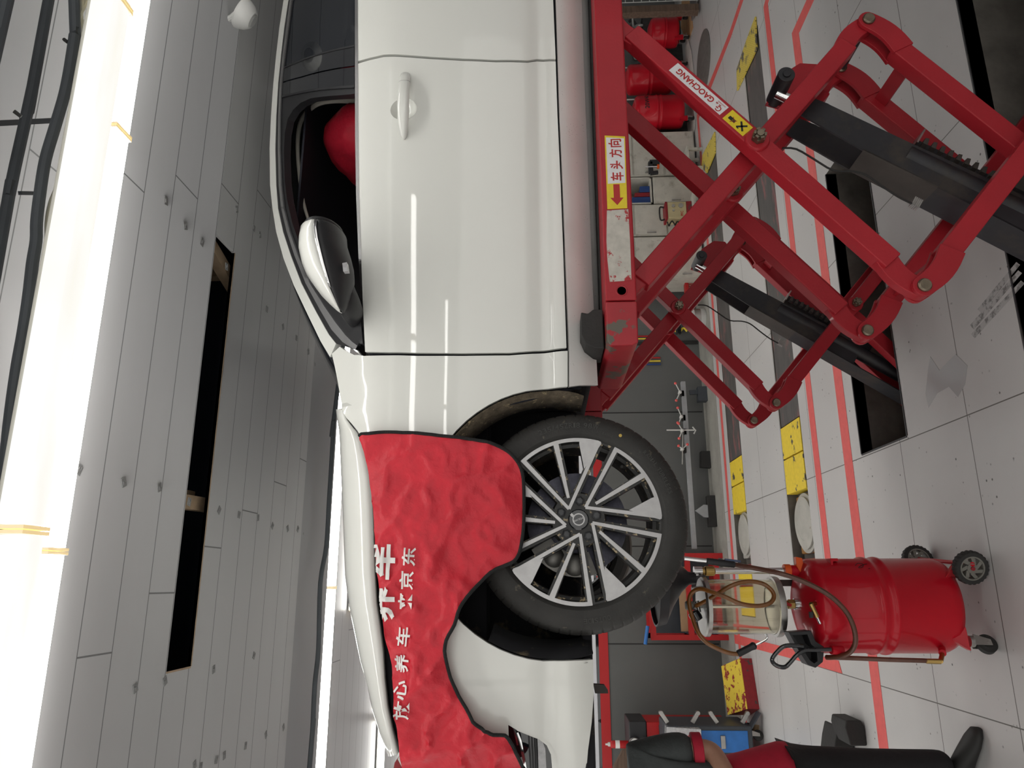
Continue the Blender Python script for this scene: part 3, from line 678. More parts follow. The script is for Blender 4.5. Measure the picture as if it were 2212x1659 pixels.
lift2 = dup(LIFT, (0, 1.490, 0), 'red scissor lift unit behind, under the far side of the car')
# stickers on the near unit (added after the copy)
yp = 2.1045
def quad(px, y): return [onY(a, b, y) for a, b in px]
ax_u = Vector((1, 0, 0)); ax_v = Vector((0, 0, 1))
st = MB().prism(quad([(1306,293),(1350,295),(1355,450),(1312,452)], yp), (0, -.0008, 0)).build('direction_label', M['sticker_y'], PLAT, label='yellow bordered front direction label')
MB().prism(quad([(1309,297),(1348,299),(1351,395),(1313,397)], yp - .0009), (0, -.0004, 0)).build('white_field', M['sticker_w'], st)
mb = MB()
for ch, (px, py) in zip('车头方向', ((1333,381),(1332,356),(1330,331),(1328,309))):
    put_text(mb, ch, onY(px, py, yp - .0016), ax_u, ax_v, width=.0305, height=.042, bold=.022)
mb.build('lettering', M['red_ink'], st, weld=False)
c0, c1 = onY(1332, 398, yp - .0013), onY(1333, 443, yp - .0013)
s = lambda x, z: P3(x, c0.y, z); zc_ = (c0.z + c1.z) / 2; hx = .026
MB().add([s(c0.x, zc_ - .010), s(c1.x + hx, zc_ - .010), s(c1.x + hx, zc_ - .021), s(c1.x, zc_), s(c1.x + hx, zc_ + .021), s(c1.x + hx, zc_ + .010), s(c0.x, zc_ + .010)], [tuple(range(7))]).build('arrow', M['red_ink'], st)
MB().prism(quad([(1311,455),(1357,452),(1361,520),(1364,606),(1317,609),(1312,560),(1310,520)], yp), (0, -.0008, 0)).build('torn_label', M['torn'], PLAT, label='torn whitish sticker residue')
c = onY(1343, 628, yp); MB().lathe([(.0135, 0), (.0150, .0012), (.0165, .0014), (.018, 0)], c, (0, -1, 0), 28).build('punched_hole', M['liftworn'], PLAT)
# stickers on the front upper arm
d2 = (Vector((XJR, ZTOP)) - Vector((XJL, ZJ))).normalized(); U = P3(d2.x, 0, d2.y); V = P3(-d2.y, 0, d2.x); ys = 2.1195
arm = [o for o in LIFT.children if o.name.startswith('upper_arm')][0]
ctr = lambda px, py: (lambda p: p - V * ((p - P3(XJL, p.y, ZJ)).dot(V)))(onY(px, py, ys))
A0, A1 = ctr(1561, 243), ctr(1456, 143)
sq = lambda a, b, h, y=0: [a - V * h + P3(0, y, 0), b - V * h + P3(0, y, 0), b + V * h + P3(0, y, 0), a + V * h + P3(0, y, 0)]
st = MB().prism(sq(A0, A1, .021), (0, -.0007, 0)).build('maker_label', M['sticker_w'], arm, label='white label lettered GAOCHANG')
mb = MB(); put_text(mb, 'GAOCHANG', lerp(A0, A1, .565) + P3(0, -.0012, 0), U, V, width=(A1 - A0).length * .70, height=.0225, bold=.03)
put_text(mb, 'GAOCHANG', lerp(A0, A1, .10) - V * .013 + P3(0, -.0012, 0), U, V, width=.034, height=.0045, bold=.02)
put_text(mb, '高 昌', lerp(A0, A1, .13) + V * .001 + P3(0, -.0012, 0) - V * .006, U, V, width=.022, height=.006, bold=.02)
lc = lerp(A0, A1, .085) + V * .008 + P3(0, -.0012, 0)
ringp = lambda r, a0, a1, n=14: [lc + (U * math.cos(a) + V * math.sin(a)) * r for a in [a0 + (a1 - a0) * k / n for k in range(n + 1)]]
o_, i_ = ringp(.0105, .6, 5.6), ringp(.0070, .6, 5.6); mb.add(o_ + i_, [(k, k+1, 15+k+1, 15+k) for k in range(14)])
mb.add([lc + U*.001 + V*.001, lc + U*.0105 + V*.001, lc + U*.0105 - V*.003, lc + U*.001 - V*.003], [(0, 1, 2, 3)]); mb.build('lettering', M['red_ink'], st, weld=False)
B0, B1 = ctr(1612, 288), ctr(1572, 246)
hz = MB().prism(sq(B0, B1, .0235), (0, -.0007, 0)).build('hazard_label', M['sticker_y'], arm, label='yellow crushing hazard label')
cc = lerp(B0, B1, .30) + P3(0, -.0012, 0); mb = MB()
e1, e2 = P3(1, 0, 0), P3(0, 0, 1)
for e, f in ((e1, e2), (e2, e1)): mb.obox(cc, e * .0185, f * .0032, P3(0, .0002, 0))
hc = lerp(B0, B1, .74) + V * .004 + P3(0, -.0012, 0)
mb.obox(hc + U * .006, U * .007, V * .006, P3(0, .0002, 0))
for k in range(4): mb.obox(hc - U * (.006 + .001 * (k % 3)) + V * (-.0045 + .003 * k), U * .007, V * .0010, P3(0, .0002, 0))
mb.obox(cc + U * .006 + V * .014, U * .004, V * .0015, P3(0, .0002, 0))
mb.build('pictogram', M['black_ink'], hz)
mb = MB(); mb.obox(hc - U * .006 - V * .002, e1 * .012, e2 * .0012, P3(0, .0001, 0)); mb.obox(hc - U * .008 + V * .002, e2 * .012, e1 * .0012, P3(0, .0001, 0)); mb.build('pictogram_mark', M['red_ink'], hz)
# rubber jacking blocks under the sill
pts = quad([(1262,672),(1276,668),(1282,676),(1296,668),(1302,742),(1304,782),(1290,772),(1276,755),(1264,745)], 2.19)
pts = [(p.x, p.z) for p in pts]
o = MB().prism([P3(x, 2.16, max(z, 1.571)) for x, z in [(.700, 1.5715), (.828, 1.5715), (.828, 1.602), (.815, 1.618), (.82, 1.640), (.745, 1.642), (.715, 1.628), (.700, 1.600)]], (0, .16, 0)).build('rubber_block', M['rubber'], label='black rubber jacking block on the near platform front end', cat='rubber block', bevel=.004)
o2 = o.copy(); COL.objects.link(o2); o2.location = (1.55, 0, 0); o2['label'] = 'black rubber jacking block on the near platform toward the car rear'
o3 = o.copy(); COL.objects.link(o3); o3.location = (0, 1.75, 0); o3['label'] = 'black rubber jacking block on the far platform front end'
o4 = o.copy(); COL.objects.link(o4); o4.location = (1.55, 1.75, 0); o4['label'] = 'black rubber jacking block on the far platform toward the car rear'
MB().cyl((2.02, 2.30, -.335), (1.45, 2.36, -.335), .018, n=14).build('floor_rod', M['rustmetal'], label='rusty rod lying at the bottom of the near pit', cat='rod')
MB().cyl((2.25, 3.75, -.335), (1.95, 3.80, -.335), .016, n=14).build('floor_rod', M['rustmetal'], label='short rod with pale end lying in the far pit', cat='rod')
# ================================================================ road wheels
WC = onY(1250, 1122, 2.235); XW, ZW = WC.x, WC.z; YW = 2.232        # hub centre and tyre outer face
K = .001372
def wheel(parent, name, x, y, z, side=-1, full=True):
    """side -1: outer face toward the viewer. Local 2D axes: a = down, b = toward the car front"""
    def W(a, b, dpt): return P3(x - b * K * 1.0, y + dpt * (-side), z - a * K)
    def pol(r, deg, dpt): return W(r * math.cos(math.radians(deg)), r * math.sin(math.radians(deg)), dpt)
    axis = (0, -side, 0)
    # tyre
    R = .338
    prof = [(.243, .215), (.262, .232), (.300, .232), (.322, .215), (.334, .185), (R, .12), (.334, .055), (.326, .028), (.318, .016), (.300, .004), (.280, .001), (.262, .004), (.252, .012), (.246, .024), (.240, .03), (.236, .12)]
    n = 576 if full else 192
    def rf(i, k, r):
        if full and k in (4, 5, 6, 7, 8) and i % 9 == 0: return r - (.0028 if k in (7, 6, 4) else .0022 if k == 5 else .001)
        return r
    tyre = MB().lathe(prof, P3(x, y, z), axis, n, rf, closed=True).build('tyre', M['tyre'], None, sharp=28)
    rim = MB().lathe([(.238, .21), (.228, .20), (.222, .10), (.225, .04), (.238, .032), (.252, .026), (.254, .022), (.250, .019), (.243, .021), (.231, .04), (.228, .06), (.2265, .20)], P3(x, y, z), axis, 72, closed=True).build(name, M['rimblack'], parent)
    put(tyre, rim); tyre.parent = rim; tyre.matrix_parent_inverse = Matrix.Identity(4)
    # dark spokes behind, silver faces in front
    dk, sv = MB(), MB()
    dk.lathe([(0, .016), (58*K, .016), (62*K, .03), (62*K, .075), (0, .075)], P3(x, y, z), axis, 40)
    F0, F1, D1 = .012, .018, .075
    def strip2(mb, p, q, w0, w1, f, dd):
        p, q = Vector(p), Vector(q); t = (q - p).normalized(); nn = Vector((-t.y, t.x))
        poly = [p + nn*w0, q + nn*w1, q - nn*w1, p - nn*w0]
        mb.prism([W(v.x, v.y, f) for v in poly], W(0, 0, dd) - W(0, 0, f))
    def pv(r, d): return Vector((r*math.cos(math.radians(d)), r*math.sin(math.radians(d))))
    for k in range(5):
        th = 72 * k
        T = pv(31, -59 + th); A1 = pv(181, -60.5 + th); A2 = pv(182, -1.6 + th); Mi0 = pv(52, -42 + th); Mi1 = pv(176, -33.5 + th)
        strip2(sv, T, A1, 3.4, 5, F0, F1); strip2(dk, pv(24, -59 + th), pv(184, -61 + th), 8, 10, F1, D1)
        strip2(sv, T, A2, 3.4, 4.5, F0 - .0002, F1); strip2(dk, T, pv(184, -1 + th), 8, 9, F1, D1)
        strip2(sv, Mi0, Mi1, 3.2, 6, F0 - .0001, F1); strip2(dk, pv(40, -42 + th), pv(178, -33 + th), 7, 10, F1, D1)
        # widening outer triangle
        rot = lambda a, b: Vector((a, b)); c, s_ = math.cos(math.radians(th)), math.sin(math.radians(th))
        tri = [(111, -20), (161, -46)] + [tuple(pv(181, d)) for d in (-16, -12, -8, -4, -1)] + [(178, 1)]
        tri = [(a*c - b*s_, a*s_ + b*c) for a, b in tri]
        sv.prism([W(a, b, F0 - .0003) for a, b in tri], W(0, 0, F1) - W(0, 0, F0)); dk.prism([W(a, b, F1) for a, b in tri], W(0, 0, D1 - .02) - W(0, 0, F1))
        # thin outer arc
        o_ = [W(*pv(182.5, d), F0 + .0002) for d in range(int(-62 + th), int(th) + 1, 3)]; i_ = [W(*pv(174, d), F0 + .0002) for d in range(int(-62 + th), int(th) + 1, 3)]
        m = len(o_); dd = W(0, 0, F1) - W(0, 0, F0)
        for q in range(m - 1): sv.prism([o_[q], o_[q+1], i_[q+1], i_[q]], dd); dk.prism([o_[q] + dd, o_[q+1] + dd, i_[q+1] + dd, i_[q] + dd], dd * 5)
    dk.build('spokes', M['rimblack'], rim, weld=False); sv.build('spoke_faces', M['rimsilver'], rim, weld=False, label='machined silver spoke faces')
    for k in range(5):
        p = pol(41, -13 + 72 * k, .004)
        MB().lathe([(0, -.004), (.009, -.003), (.0135, .003), (.0152, .008), (.0152, .03), (0, .03)], p, axis, 6).build('wheel_bolt', M['bolt'], rim, bevel=.0015)
    hub = MB().lathe([(0, .006), (.028, .007), (.031, .010), (.033, .03), (0, .03)], P3(x, y, z), axis, 36).build('hub_cap', M['gloss'], rim)
    if full:
        mb = MB().lathe([(.0150, .0045), (.0185, .0045), (.0185, .0075), (.0150, .0075)], P3(x, y, z), axis, 32, closed=True)
        e = P3(0, 0, 1) * .5 + P3(.85, 0, 0) * -.2
        ax_ = W(-14, -9, .004); mb.obox(ax_, (W(-17, -12, 0) - W(-14, -9, 0)), (W(-12, -11, 0) - W(-14, -9, 0)), P3(0, .001, 0))
        uu = (W(14, -9, 0) - W(0, 0, 0)).normalized(); uu = Vector((.34, 0, -.94)); vv = Vector((.94, 0, .34))
        uu = -uu; vv = -vv
        put_text(mb, 'VOLVO', P3(x, y + .0045 * (-side), z), uu, vv, width=.030, height=.0055, bold=.02)
        mb.build('emblem', M['rimsilver'], rim, weld=False, label='silver ring emblem')
        # raised lettering on the sidewall
        def arc(txt, r, deg0, hgt, flip=False, gap=1.0):
            mb = MB(); wd = {'1': .45, 'I': .4, '/': .6, ' ': .5, '.': .4, 'W': 1.2, 'M': 1.15}
            pos = 0
            for ch in txt:
                wch = wd.get(ch, .8) * hgt; a = math.radians(deg0) + (pos + wch / 2) / r * (1 if not flip else -1)
                pos += wch * 1.12 * gap
                if ch == ' ': continue
                e = P3(math.sin(a), 0, math.cos(a)); t_ = P3(math.cos(a), 0, -math.sin(a))
                if flip: e, t_ = e, t_
                up = -e if flip else e; uu = -t_ if flip else t_
                put_text(mb, ch, P3(x, y + .0002, z) + e * r + P3(0, -.0015 if r > .266 and r < .30 else .001, 0), uu, up, width=wch * .9, height=hgt, bold=.01)
            mb.build('sidewall_lettering', M['ink_trace'], rim, weld=False)
        arc('235/45ZR18 98W', .288, 66, .016); arc('OUTSIDE', .292, -107, .014, False); arc('LOAD RANGE', .274, 100, .008)
        arc('RADIAL TUBELESS', .288, 135, .012)
        c = P3(x, y, z); a = math.radians(72); e = P3(math.sin(a), 0, math.cos(a))
        q = onY(1340, 941, y); MB().lathe([(0, .0015), (.005, .0012), (.005, 0)], q + P3(0, -.001, 0), (0, -1, 0), 14).build('yellow_dot', M['speck'], rim)
        q = onY(1352, 1010, y + .05); MB().cyl(q, q + P3(.0, -.02, .015), .005, n=10).build('valve', M['rubber'], rim)
    # brake behind the spokes
    MB().lathe([(0, .10), (.075, .10), (.078, .13), (.158, .135), (.158, .155), (0, .155)], P3(x, y, z), axis, 48).build('brake_disc', M['disc'], rim)
    mb = MB(); o_ = [W(*pv(122, d), .11) for d in range(70, 151, 8)]; i_ = [W(*pv(70, d), .11) for d in range(70, 151, 8)]
    mb.prism(o_ + i_[::-1], W(0, 0, .07) - W(0, 0, 0)); mb.ball(W(*pv(95, 95), .11), (.035, .02, .035)); mb.ball(W(*pv(95, 125), .11), (.032, .02, .032)); mb.build('brake_caliper', M['caliper'], rim)
    return rim
# ================================================================ the white saloon car
Y0, YCEN = 2.20, 3.125
REF = 2.23
def xz(pts, Y=REF): return [(p.x, p.z) for p in (onY(a, b, Y) for a, b in pts)]
BELT = table(xz([(766, -10), (767, 150), (770, 300), (774, 450), (783, 650), (786, 765), (787, 840)]) + xz([(790, 930), (795, 1000), (803, 1100), (806, 1220), (816, 1348), (827, 1467), (844, 1581), (860, 1650)]) + [(-.75, 2.10), (2.6, 2.468), (3.3, 2.475), (4.1, 2.44)])
CREASE = table(xz([(828, -10), (829, 300), (830, 420), (834, 560), (838, 690), (839, 760), (837, 830), (834, 900)]) + [(.25, 2.235), (-.3, 2.15), (-.75, 2.02), (3.0, 2.39), (4.1, 2.37)])
def plan(X):
    p = 0.0
    if X < .0: p += .20 * ((-X) / .68) ** 2.2
    if X > 3.2: p += .22 * ((X - 3.2) / .9) ** 2
    return p
def S(X, Z):
    zb, zc = BELT(X), CREASE(X); zc = min(zc, zb - .045)
    if Z > zb + .02 and X > .55:
        u = Z - zb; return Y0 + .028 + plan(X) + .58 * u + .35 * u * u
    P = [(1.54, .14), (1.60, .072), (1.66, .026), (1.71, .016), (1.755, .022), (1.80, .012), (1.90, .003), (2.02, .0), (zc - .05, .004), (zc, .011), (zb, .028), (zb + .06, .048)]
    if X < .55: P[-1] = (zb + .06, lerp(.050, .12, max(0, min(1, (.55 - X) / .3))))
    P = [p for i, p in enumerate(P) if i == 0 or p[0] > P[i-1][0] + .003]
    return Y0 + plan(X) + pchip(P, Z)
def hit(x, y, off=0.0):
    """where the line of sight through a picture point meets the body side"""
    Y = REF
    for _ in range(14):
        p = onY(x, y, Y); Y = .5 * Y + .5 * (S(p.x, p.z) + off)
    return onY(x, y, Y)
def hits(pts): return [(p.x, p.z) for p in (hit(a, b) for a, b in pts)]
def dense(poly, step, closed=True):
    out = []; n = len(poly)
    for i in range(n if closed else n - 1):
        a, b = Vector(poly[i]), Vector(poly[(i+1) % n]); m = max(1, int((b - a).length / step + .5))
        out += [tuple(a + (b - a) * k / m) for k in range(m)]
    if not closed: out.append(tuple(poly[-1]))
    return out
def inset(poly, d):
    n = len(poly); out = []
    area = sum(poly[i][0]*poly[(i+1) % n][1] - poly[(i+1) % n][0]*poly[i][1] for i in range(n)); s = 1 if area > 0 else -1
    for i in range(n):
        p, q, r = Vector(poly[i-1]), Vector(poly[i]), Vector(poly[(i+1) % n])
        a, b = (q - p), (r - q)
        if a.length < 1e-9 or b.length < 1e-9: out.append(tuple(q)); continue
        a.normalize(); b.normalize(); n1 = Vector((-a.y, a.x)) * s; n2 = Vector((-b.y, b.x)) * s; m = n1 + n2
        if m.length < 1e-6: m = n1
        m.normalize(); out.append(tuple(q + m * d / max(.35, m.dot(n1))))
    return out
def patch(poly, surf, step=.025, thick=.014, holes=(), off=0.0, mirror=False, gap=0.0):
    """panel: outline in (X, Z) laid on the body side, with thickness toward the inside"""
    poly = dense(inset(poly, gap) if gap else poly, step * .8); holes = [dense(h, step * .8) for h in holes]
    pts = [Vector(p) for p in poly]; edges = [(i, (i+1) % len(poly)) for i in range(len(poly))]; nb = len(pts)
    for h in holes:
        b = len(pts); pts += [Vector(p) for p in h]; edges += [(b + i, b + (i+1) % len(h)) for i in range(len(h))]; nb = len(pts)
    x0, x1 = min(p[0] for p in poly), max(p[0] for p in poly); z0, z1 = min(p[1] for p in poly), max(p[1] for p in poly)
    r = 0; z = z0
    bd = pts[:nb]
    while z < z1:
        x = x0 + (step / 2 if r % 2 else 0)
        while x < x1:
            if inpoly(x, z, poly) and not any(inpoly(x, z, h) for h in holes):
                q = Vector((x, z))
                if min((q - b).length_squared for b in bd) > (step * .5) ** 2: pts.append(q)
            x += step
        z += step * .866; r += 1
    V, E, F, *_ = delaunay_2d_cdt(pts, edges, [], 0, 1e-6)
    keep = []
    for f in F:
        c = sum((V[i] for i in f), Vector((0, 0))) / len(f)
        if inpoly(c.x, c.y, poly) and not any(inpoly(c.x, c.y, h) for h in holes): keep.append(tuple(f))
    top = []; bot = []
    for v in V:
        y = surf(v.x, v.y) + off; e = .004
        nx = (surf(v.x + e, v.y) - surf(v.x - e, v.y)) / (2*e); nz = (surf(v.x, v.y + e) - surf(v.x, v.y - e)) / (2*e)
        nn = Vector((nx, -1, nz)).normalized(); p = Vector((v.x, y, v.y)); top.append(p); bot.append(p - nn * thick)
    from collections import Counter
    ec = Counter(); dirn = {}
    for f in keep:
        for i in range(len(f)):
            a, b = f[i], f[(i+1) % len(f)]; ec[frozenset((a, b))] += 1; dirn[frozenset((a, b))] = (a, b)
    n = len(V); fs = list(keep)
    if thick:
        fs += [tuple(i + n for i in reversed(f)) for f in keep]
        for e_, cnt in ec.items():
            if cnt == 1 and len(e_) == 2: a, b = dirn[e_]; fs.append((b, a, a + n, b + n))
        vs = top + bot
    else: vs = top
    if mirror: vs = [Vector((p.x, 2 * YCEN - p.y, p.z)) for p in vs]
    used = sorted({i for f in fs for i in f}); mp = {i: k for k, i in enumerate(used)}
    mb = MB(); mb.add([vs[i] for i in used], [tuple(mp[i] for i in f) for f in fs]); return mb
CAR = thing('saloon_car', 'white saloon car raised on the red lift, front wheel hanging', 'car', (1.6, YCEN, 1.57))
def panel(name, poly, m='paint', label=None, both=True, parent=None, **k):
    o = patch(poly, S, **k).build(name, M[m], parent or CAR, label=label, sharp=32)
    if both: patch(poly, S, mirror=True, **k).build(name, M[m], CAR, label=label, sharp=32)
    return o
# ---- lower side panels
ZA = ZW + .07; RA = .402
arch = [(XW + RA * math.cos(a), ZA + RA * math.sin(a)) for a in [math.radians(d) for d in range(0, 181, 6)]]
FD = hits([(773,137),(800,129),(829,122.5),(868,122.5),(930,127),(1000,131),(1070,134),(1140,135),(1160,132),(1201,132),(1205,250),(1212,400),(1218,560),(1224.5,752),(1176,758),(1100,763),(1000,764),(900,763),(838,762),(788,761),(783,653),(776,500),(773,400),(772,250)])
hc = hit(872, 236); hole = [(hc.x + .043 * math.cos(a), hc.z + .047 * math.sin(a)) for a in [2*PI*k/28 for k in range(28)]]
panel('front_door', FD, gap=.0012, holes=[hole])
rd_front = hits([(771,133),(800,125),(829,118.5),(868,118.5),(930,123),(1000,127),(1070,130),(1140,131),(1160,128),(1201,128)])
ZD = hits([(1201, 120), (1198, 0)]); zdb = ZD[-1][1]
RW = 2.872 + XW
RD = rd_front + [(2.05, zdb + .004), (2.50, zdb + .01), (2.60, 1.78), (2.66, 1.95), (2.80, 2.12), (2.90, 2.30), (2.92, BELT(2.92) - .002), (2.6, BELT(2.6) - .002), (2.3, BELT(2.3) - .002), (2.05, BELT(2.05) - .002)]
panel('rear_door', RD, gap=.0012)
# sill with its front foot behind the wheel
SB = hits([(1292, 833), (1287, 740), (1280, 600), (1274, 450), (1268, 300), (1262, 150), (1257, 0)])
SI = hits([(1229, 836), (1229, 757), (1221, 560), (1215, 400), (1208, 250), (1204, 120), (1200, 0)])
panel('sill', SI + [(2.60, SI[-1][1] + .012), (2.62, 1.64), (2.55, SB[-1][1] + .012)] + SB[::-1], m='sill', gap=.0008)
fl = [(x, z - .004) for x, z in hits([(1281, 660), (1272, 450), (1262, 200), (1256, 0)])]
vs = []
for x, z in fl + [(2.6, fl[-1][1] + .01)]: vs += [(x, S(x, z) + .035, z + .02), (x, S(x, z) + .055, z - .026)]
MB().add(vs, [(2*i, 2*i+1, 2*i+3, 2*i+2) for i in range(len(vs)//2 - 1)]).build('sill_flange', M['sill'], CAR, solid=.004)
# front fender
top = hits([(786, 768), (766, 766), (748, 758), (734, 748)]) + [(p.x, p.z) for p in (hit(a, b) for a, b in ((716, 764), (722, 790), (729, 825), (735, 862), (741, 892)))]
low = hits([(747,902),(771,930),(785,953),(799,990),(808,1035),(814,1098),(822,1240),(836,1348),(856,1467),(868,1570)])
arcf = [a for a in arch if a[0] > -.16][0:]
FE = top + low + hits([(935, 1552), (975, 1480)]) + [a for a in arch[::-1] if a[1] > ZA + .02] + hits([(1227, 836), (1227, 757), (1176, 762.5), (1100, 767), (1000, 768), (900, 768), (838, 767)])
panel('front_fender', FE, gap=.0012)
# bumper corner
pocket = hits([(1093,1562),(1110,1572),(1170,1590),(1196,1606),(1209,1630),(1213,1662),(1214,1690)]) + [(-.62, 1.705), (-.62, 1.86)] + hits([(1105, 1610)])
pk0 = hits([(1098,1566),(1118,1578),(1170,1593),(1190,1607),(1202,1630),(1206,1660)])
zlo = hits([(1282, 1424), (1283, 1500), (1279, 1560), (1271, 1620), (1266, 1680)])
BU = [a for a in arch if a[0] < XW - .1 and a[1] > ZA + .0] + zlo + [(-.66, zlo[-1][1] + .02), (-.70, 1.80), (-.70, 2.02), (-.62, 2.12)] + hits([(858, 1640), (880, 1600), (940, 1550), (975, 1484)])
pocketc = pk0 + [(-.60, hit(1206, 1660).y * 0 + pk0[-1][1]), (-.62, 1.87)]
panel('front_bumper', BU, gap=.001, holes=[pocketc])
# pocket: recessed body-colour trough, black fins, chrome blade, side light
def recess(poly, off, name, m, thick=.01, label=None, parent=None):
    return patch(poly, S, off=off, thick=thick).build(name, M[m], parent or CAR, label=label, sharp=32)
FL = recess(inset(pocketc, -.004), .030, 'fog_light', 'gloss', label='black fog light pocket with fins')
c1 = hits([(1120,1570),(1172,1588),(1194,1604),(1205,1628),(1209,1665),(1206,1720),(1190,1720),(1193,1665),(1190,1632),(1181,1612),(1164,1599),(1116,1580)])
recess(c1, .012, 'pocket_surround', 'paint', parent=FL)
for k, pts in enumerate(([(1119,1583),(1126,1600),(1134,1640),(1142,1690),(1137,1690),(1128,1640),(1121,1604),(1116,1585)], [(1111,1572),(1115,1584),(1120,1612),(1116,1612),(1111,1588),(1107,1574)])):
    recess(hits(pts), .008 + .004 * k, 'chrome_blade', 'chrome', parent=FL)
for k in range(3): recess(hits([(1141 + 7*k, 1592 + 3*k), (1144 + 7*k, 1592 + 3*k), (1151 + 6*k, 1700), (1147 + 6*k, 1700)]), .020, 'fin', 'satin', parent=FL)
LS = recess(hits([(1161,1597),(1172,1604),(1178,1620),(1180,1660),(1181,1710),(1164,1710),(1163,1660),(1162,1620)]), .014, 'side_light', 'lensgrey', parent=FL)
# rear quarter, boot side
archr = [(RW + RA * math.cos(a), ZA + RA * math.sin(a)) for a in [math.radians(d) for d in range(180, -1, -6)]]
RQ = [(2.925, BELT(2.925) - .002), (2.905, 2.30), (2.81, 2.13), (2.70, 1.98)] + [a for a in archr if a[0] < 2.74 and a[1] > 1.70][::-1][:0] + [a for a in archr if a[0] > 2.73] + [(RW + RA + .02, 1.62), (3.95, 1.72), (4.06, 2.0), (4.08, 2.30), (4.02, BELT(4.02) - .002), (3.5, BELT(3.5) - .002), (3.2, BELT(3.2) - .002)]
panel('rear_quarter', RQ, gap=.001)
# dark structure behind the shut lines
panel('body_frame', [(.60, 1.64), (.52, 1.95), (.50, 2.20), (.62, 2.33)] + [(x, BELT(x) - .02) for x in (.8, 1.2, 1.6, 2.0, 2.5, 3.0)] + [(2.7, 2.1), (2.62, 1.9), (2.56, 1.66)], m='cabin', off=.030, thick=.02)
MB().box(.62, 2.66, 2.30, 3.95, 1.602, 1.74).box(-.55, .60, 2.56, 3.69, 1.64, 2.02).box(2.66, 3.95, 2.62, 3.63, 1.66, 2.2).box(-.58, -.30, 2.42, 3.83, 1.66, 2.0).build('underbody', M['lining'], CAR, bevel=.02)
# arch liners
def liner(xc, m):
    for (ya, yb) in ((2.245, 2.60), (2*YCEN - 2.60, 2*YCEN - 2.245)):
        mb = MB(); r0 = []; r1 = []
        for d in range(-12, 193, 6):
            a = math.radians(d); r = RA + .012
            r0.append((xc + r*math.cos(a), ya, ZA + r*math.sin(a))); r1.append((xc + r*math.cos(a), yb, ZA + r*math.sin(a)))
        n = len(r0); mb.add(r0 + r1, [(i, i+1, n+i+1, n+i) for i in range(n-1)])
        back = yb if ya < YCEN else ya
        mb.add([(xc + (RA+.012)*math.cos(math.radians(d)), back, ZA + (RA+.012)*math.sin(math.radians(d))) for d in range(-12, 193, 6)], [tuple(range(n))])
        mb.build('arch_liner', M[m], CAR, recalc=False)
liner(XW, 'lining'); liner(RW, 'lining')
lip = []
for d in range(-14, 100, 4):
    a = math.radians(d); lip.append((XW + (RA - .003)*math.cos(a), ZA + (RA - .003)*math.sin(a)))
vs = []
for i, (x, z) in enumerate(lip):
    e = Vector((XW - x, ZA - z)).normalized(); wd = .030 if i < 16 else .012
    vs += [(x, S(x, z) + .008, z), (x + e.x*wd*.6, S(x, z) + .05, z + e.y*wd*.6), (x + e.x*wd, S(x, z) + .09, z + e.y*wd)]
MB().add(vs, [(3*i + k, 3*i+k+1, 3*i+k+4, 3*i+k+3) for i in range(len(lip)-1) for k in (0, 1)]).build('arch_lip', M['mudlip'], CAR, solid=.006, label='mud caked rear lip of the front wheel arch')
lip = [(XW + (RA - .004)*math.cos(math.radians(d)), ZA + (RA - .004)*math.sin(math.radians(d))) for d in range(150, 196, 3)]
vs = []
for (x, z) in lip:
    e = Vector((XW - x, ZA - z)).normalized(); vs += [(x, S(x, max(z, 1.60)) + .010, z), (x + e.x*.045, S(x, max(z, 1.6)) + .10, z + e.y*.02)]
MB().add(vs, [(2*i, 2*i+1, 2*i+3, 2*i+2) for i in range(len(lip)-1)]).build('arch_lip', M['lining'], CAR, solid=.005)
# ---- greenhouse
sil = [(612,0),(603,60),(596,120),(590,180),(585,250),(582,320),(583,400),(588,450),(596,500),(612,558),(634,616),(662,675),(692,737),(713,772)]
whi = [(622,0),(613,60),(606,120),(600,180),(596,250),(594,320),(596,400),(600,450),(611,500),(628,552),(651,612),(682,672),(710,722),(726,742)]
bl2 = [(626,0),(618,60),(610,120),(604,180),(601,250),(600,320),(602,400),(607,450),(619,500),(636,552),(660,612),(691,669),(716,712),(740,739),(757,750),(768,755)]
chr2= [(629.5,0),(622,60),(614,120),(607.5,180),(604.5,250),(604,320),(607,400),(612,450),(625,500),(643,552),(669,612),(700,661),(724,696),(746,724),(760,738),(772,747)]
bl3 = [(632,0),(624,60),(616.5,120),(610,180),(607,250),(606.5,320),(610,400),(616,450),(629,500),(648,552),(675,612),(705,655),(729,688),(750,714),(764,728),(776,738)]
def ext(pts, add): return [(p.x, p.z) for p in (hit(a, b) for a, b in pts)][::-1] + add      # runs front to rear
SIL = ext(sil, [(2.40, 2.745), (2.75, 2.71), (3.05, 2.64), (3.30, 2.555), (3.50, 2.49)])
WHI = ext(whi, [(2.40, 2.722), (2.72, 2.683), (2.98, 2.61), (3.12, 2.53), (3.16, 2.48)])
BL2 = ext(bl2, [(2.40, 2.712), (2.71, 2.672), (2.95, 2.60), (3.08, 2.525), (3.11, 2.478)])
CH2 = ext(chr2, [(2.40, 2.704), (2.70, 2.663), (2.93, 2.59), (3.05, 2.52), (3.08, 2.476)])
BL3 = ext(bl3, [(2.40, 2.698), (2.69, 2.656), (2.91, 2.585), (3.03, 2.515), (3.06, 2.474)])
panel('roof_rail', SIL + WHI[::-1], gap=.0006, thick=.02)
panel('weather_strip', WHI + BL2[::-1], m='satin', off=.003, thick=.01)
panel('window_chrome', BL2 + CH2[::-1], m='chrome', off=-.001, thick=.01)
panel('weather_strip', CH2 + BL3[::-1], m='satin', off=.002, thick=.01)
belt0 = hits([(773,-0),(773.5,150),(774,300),(775.5,420),(780,540),(784,650)]); belt1 = hits([(767,0),(767,150),(767.5,300),(769.5,420),(774,540),(779,650),(781,652)])
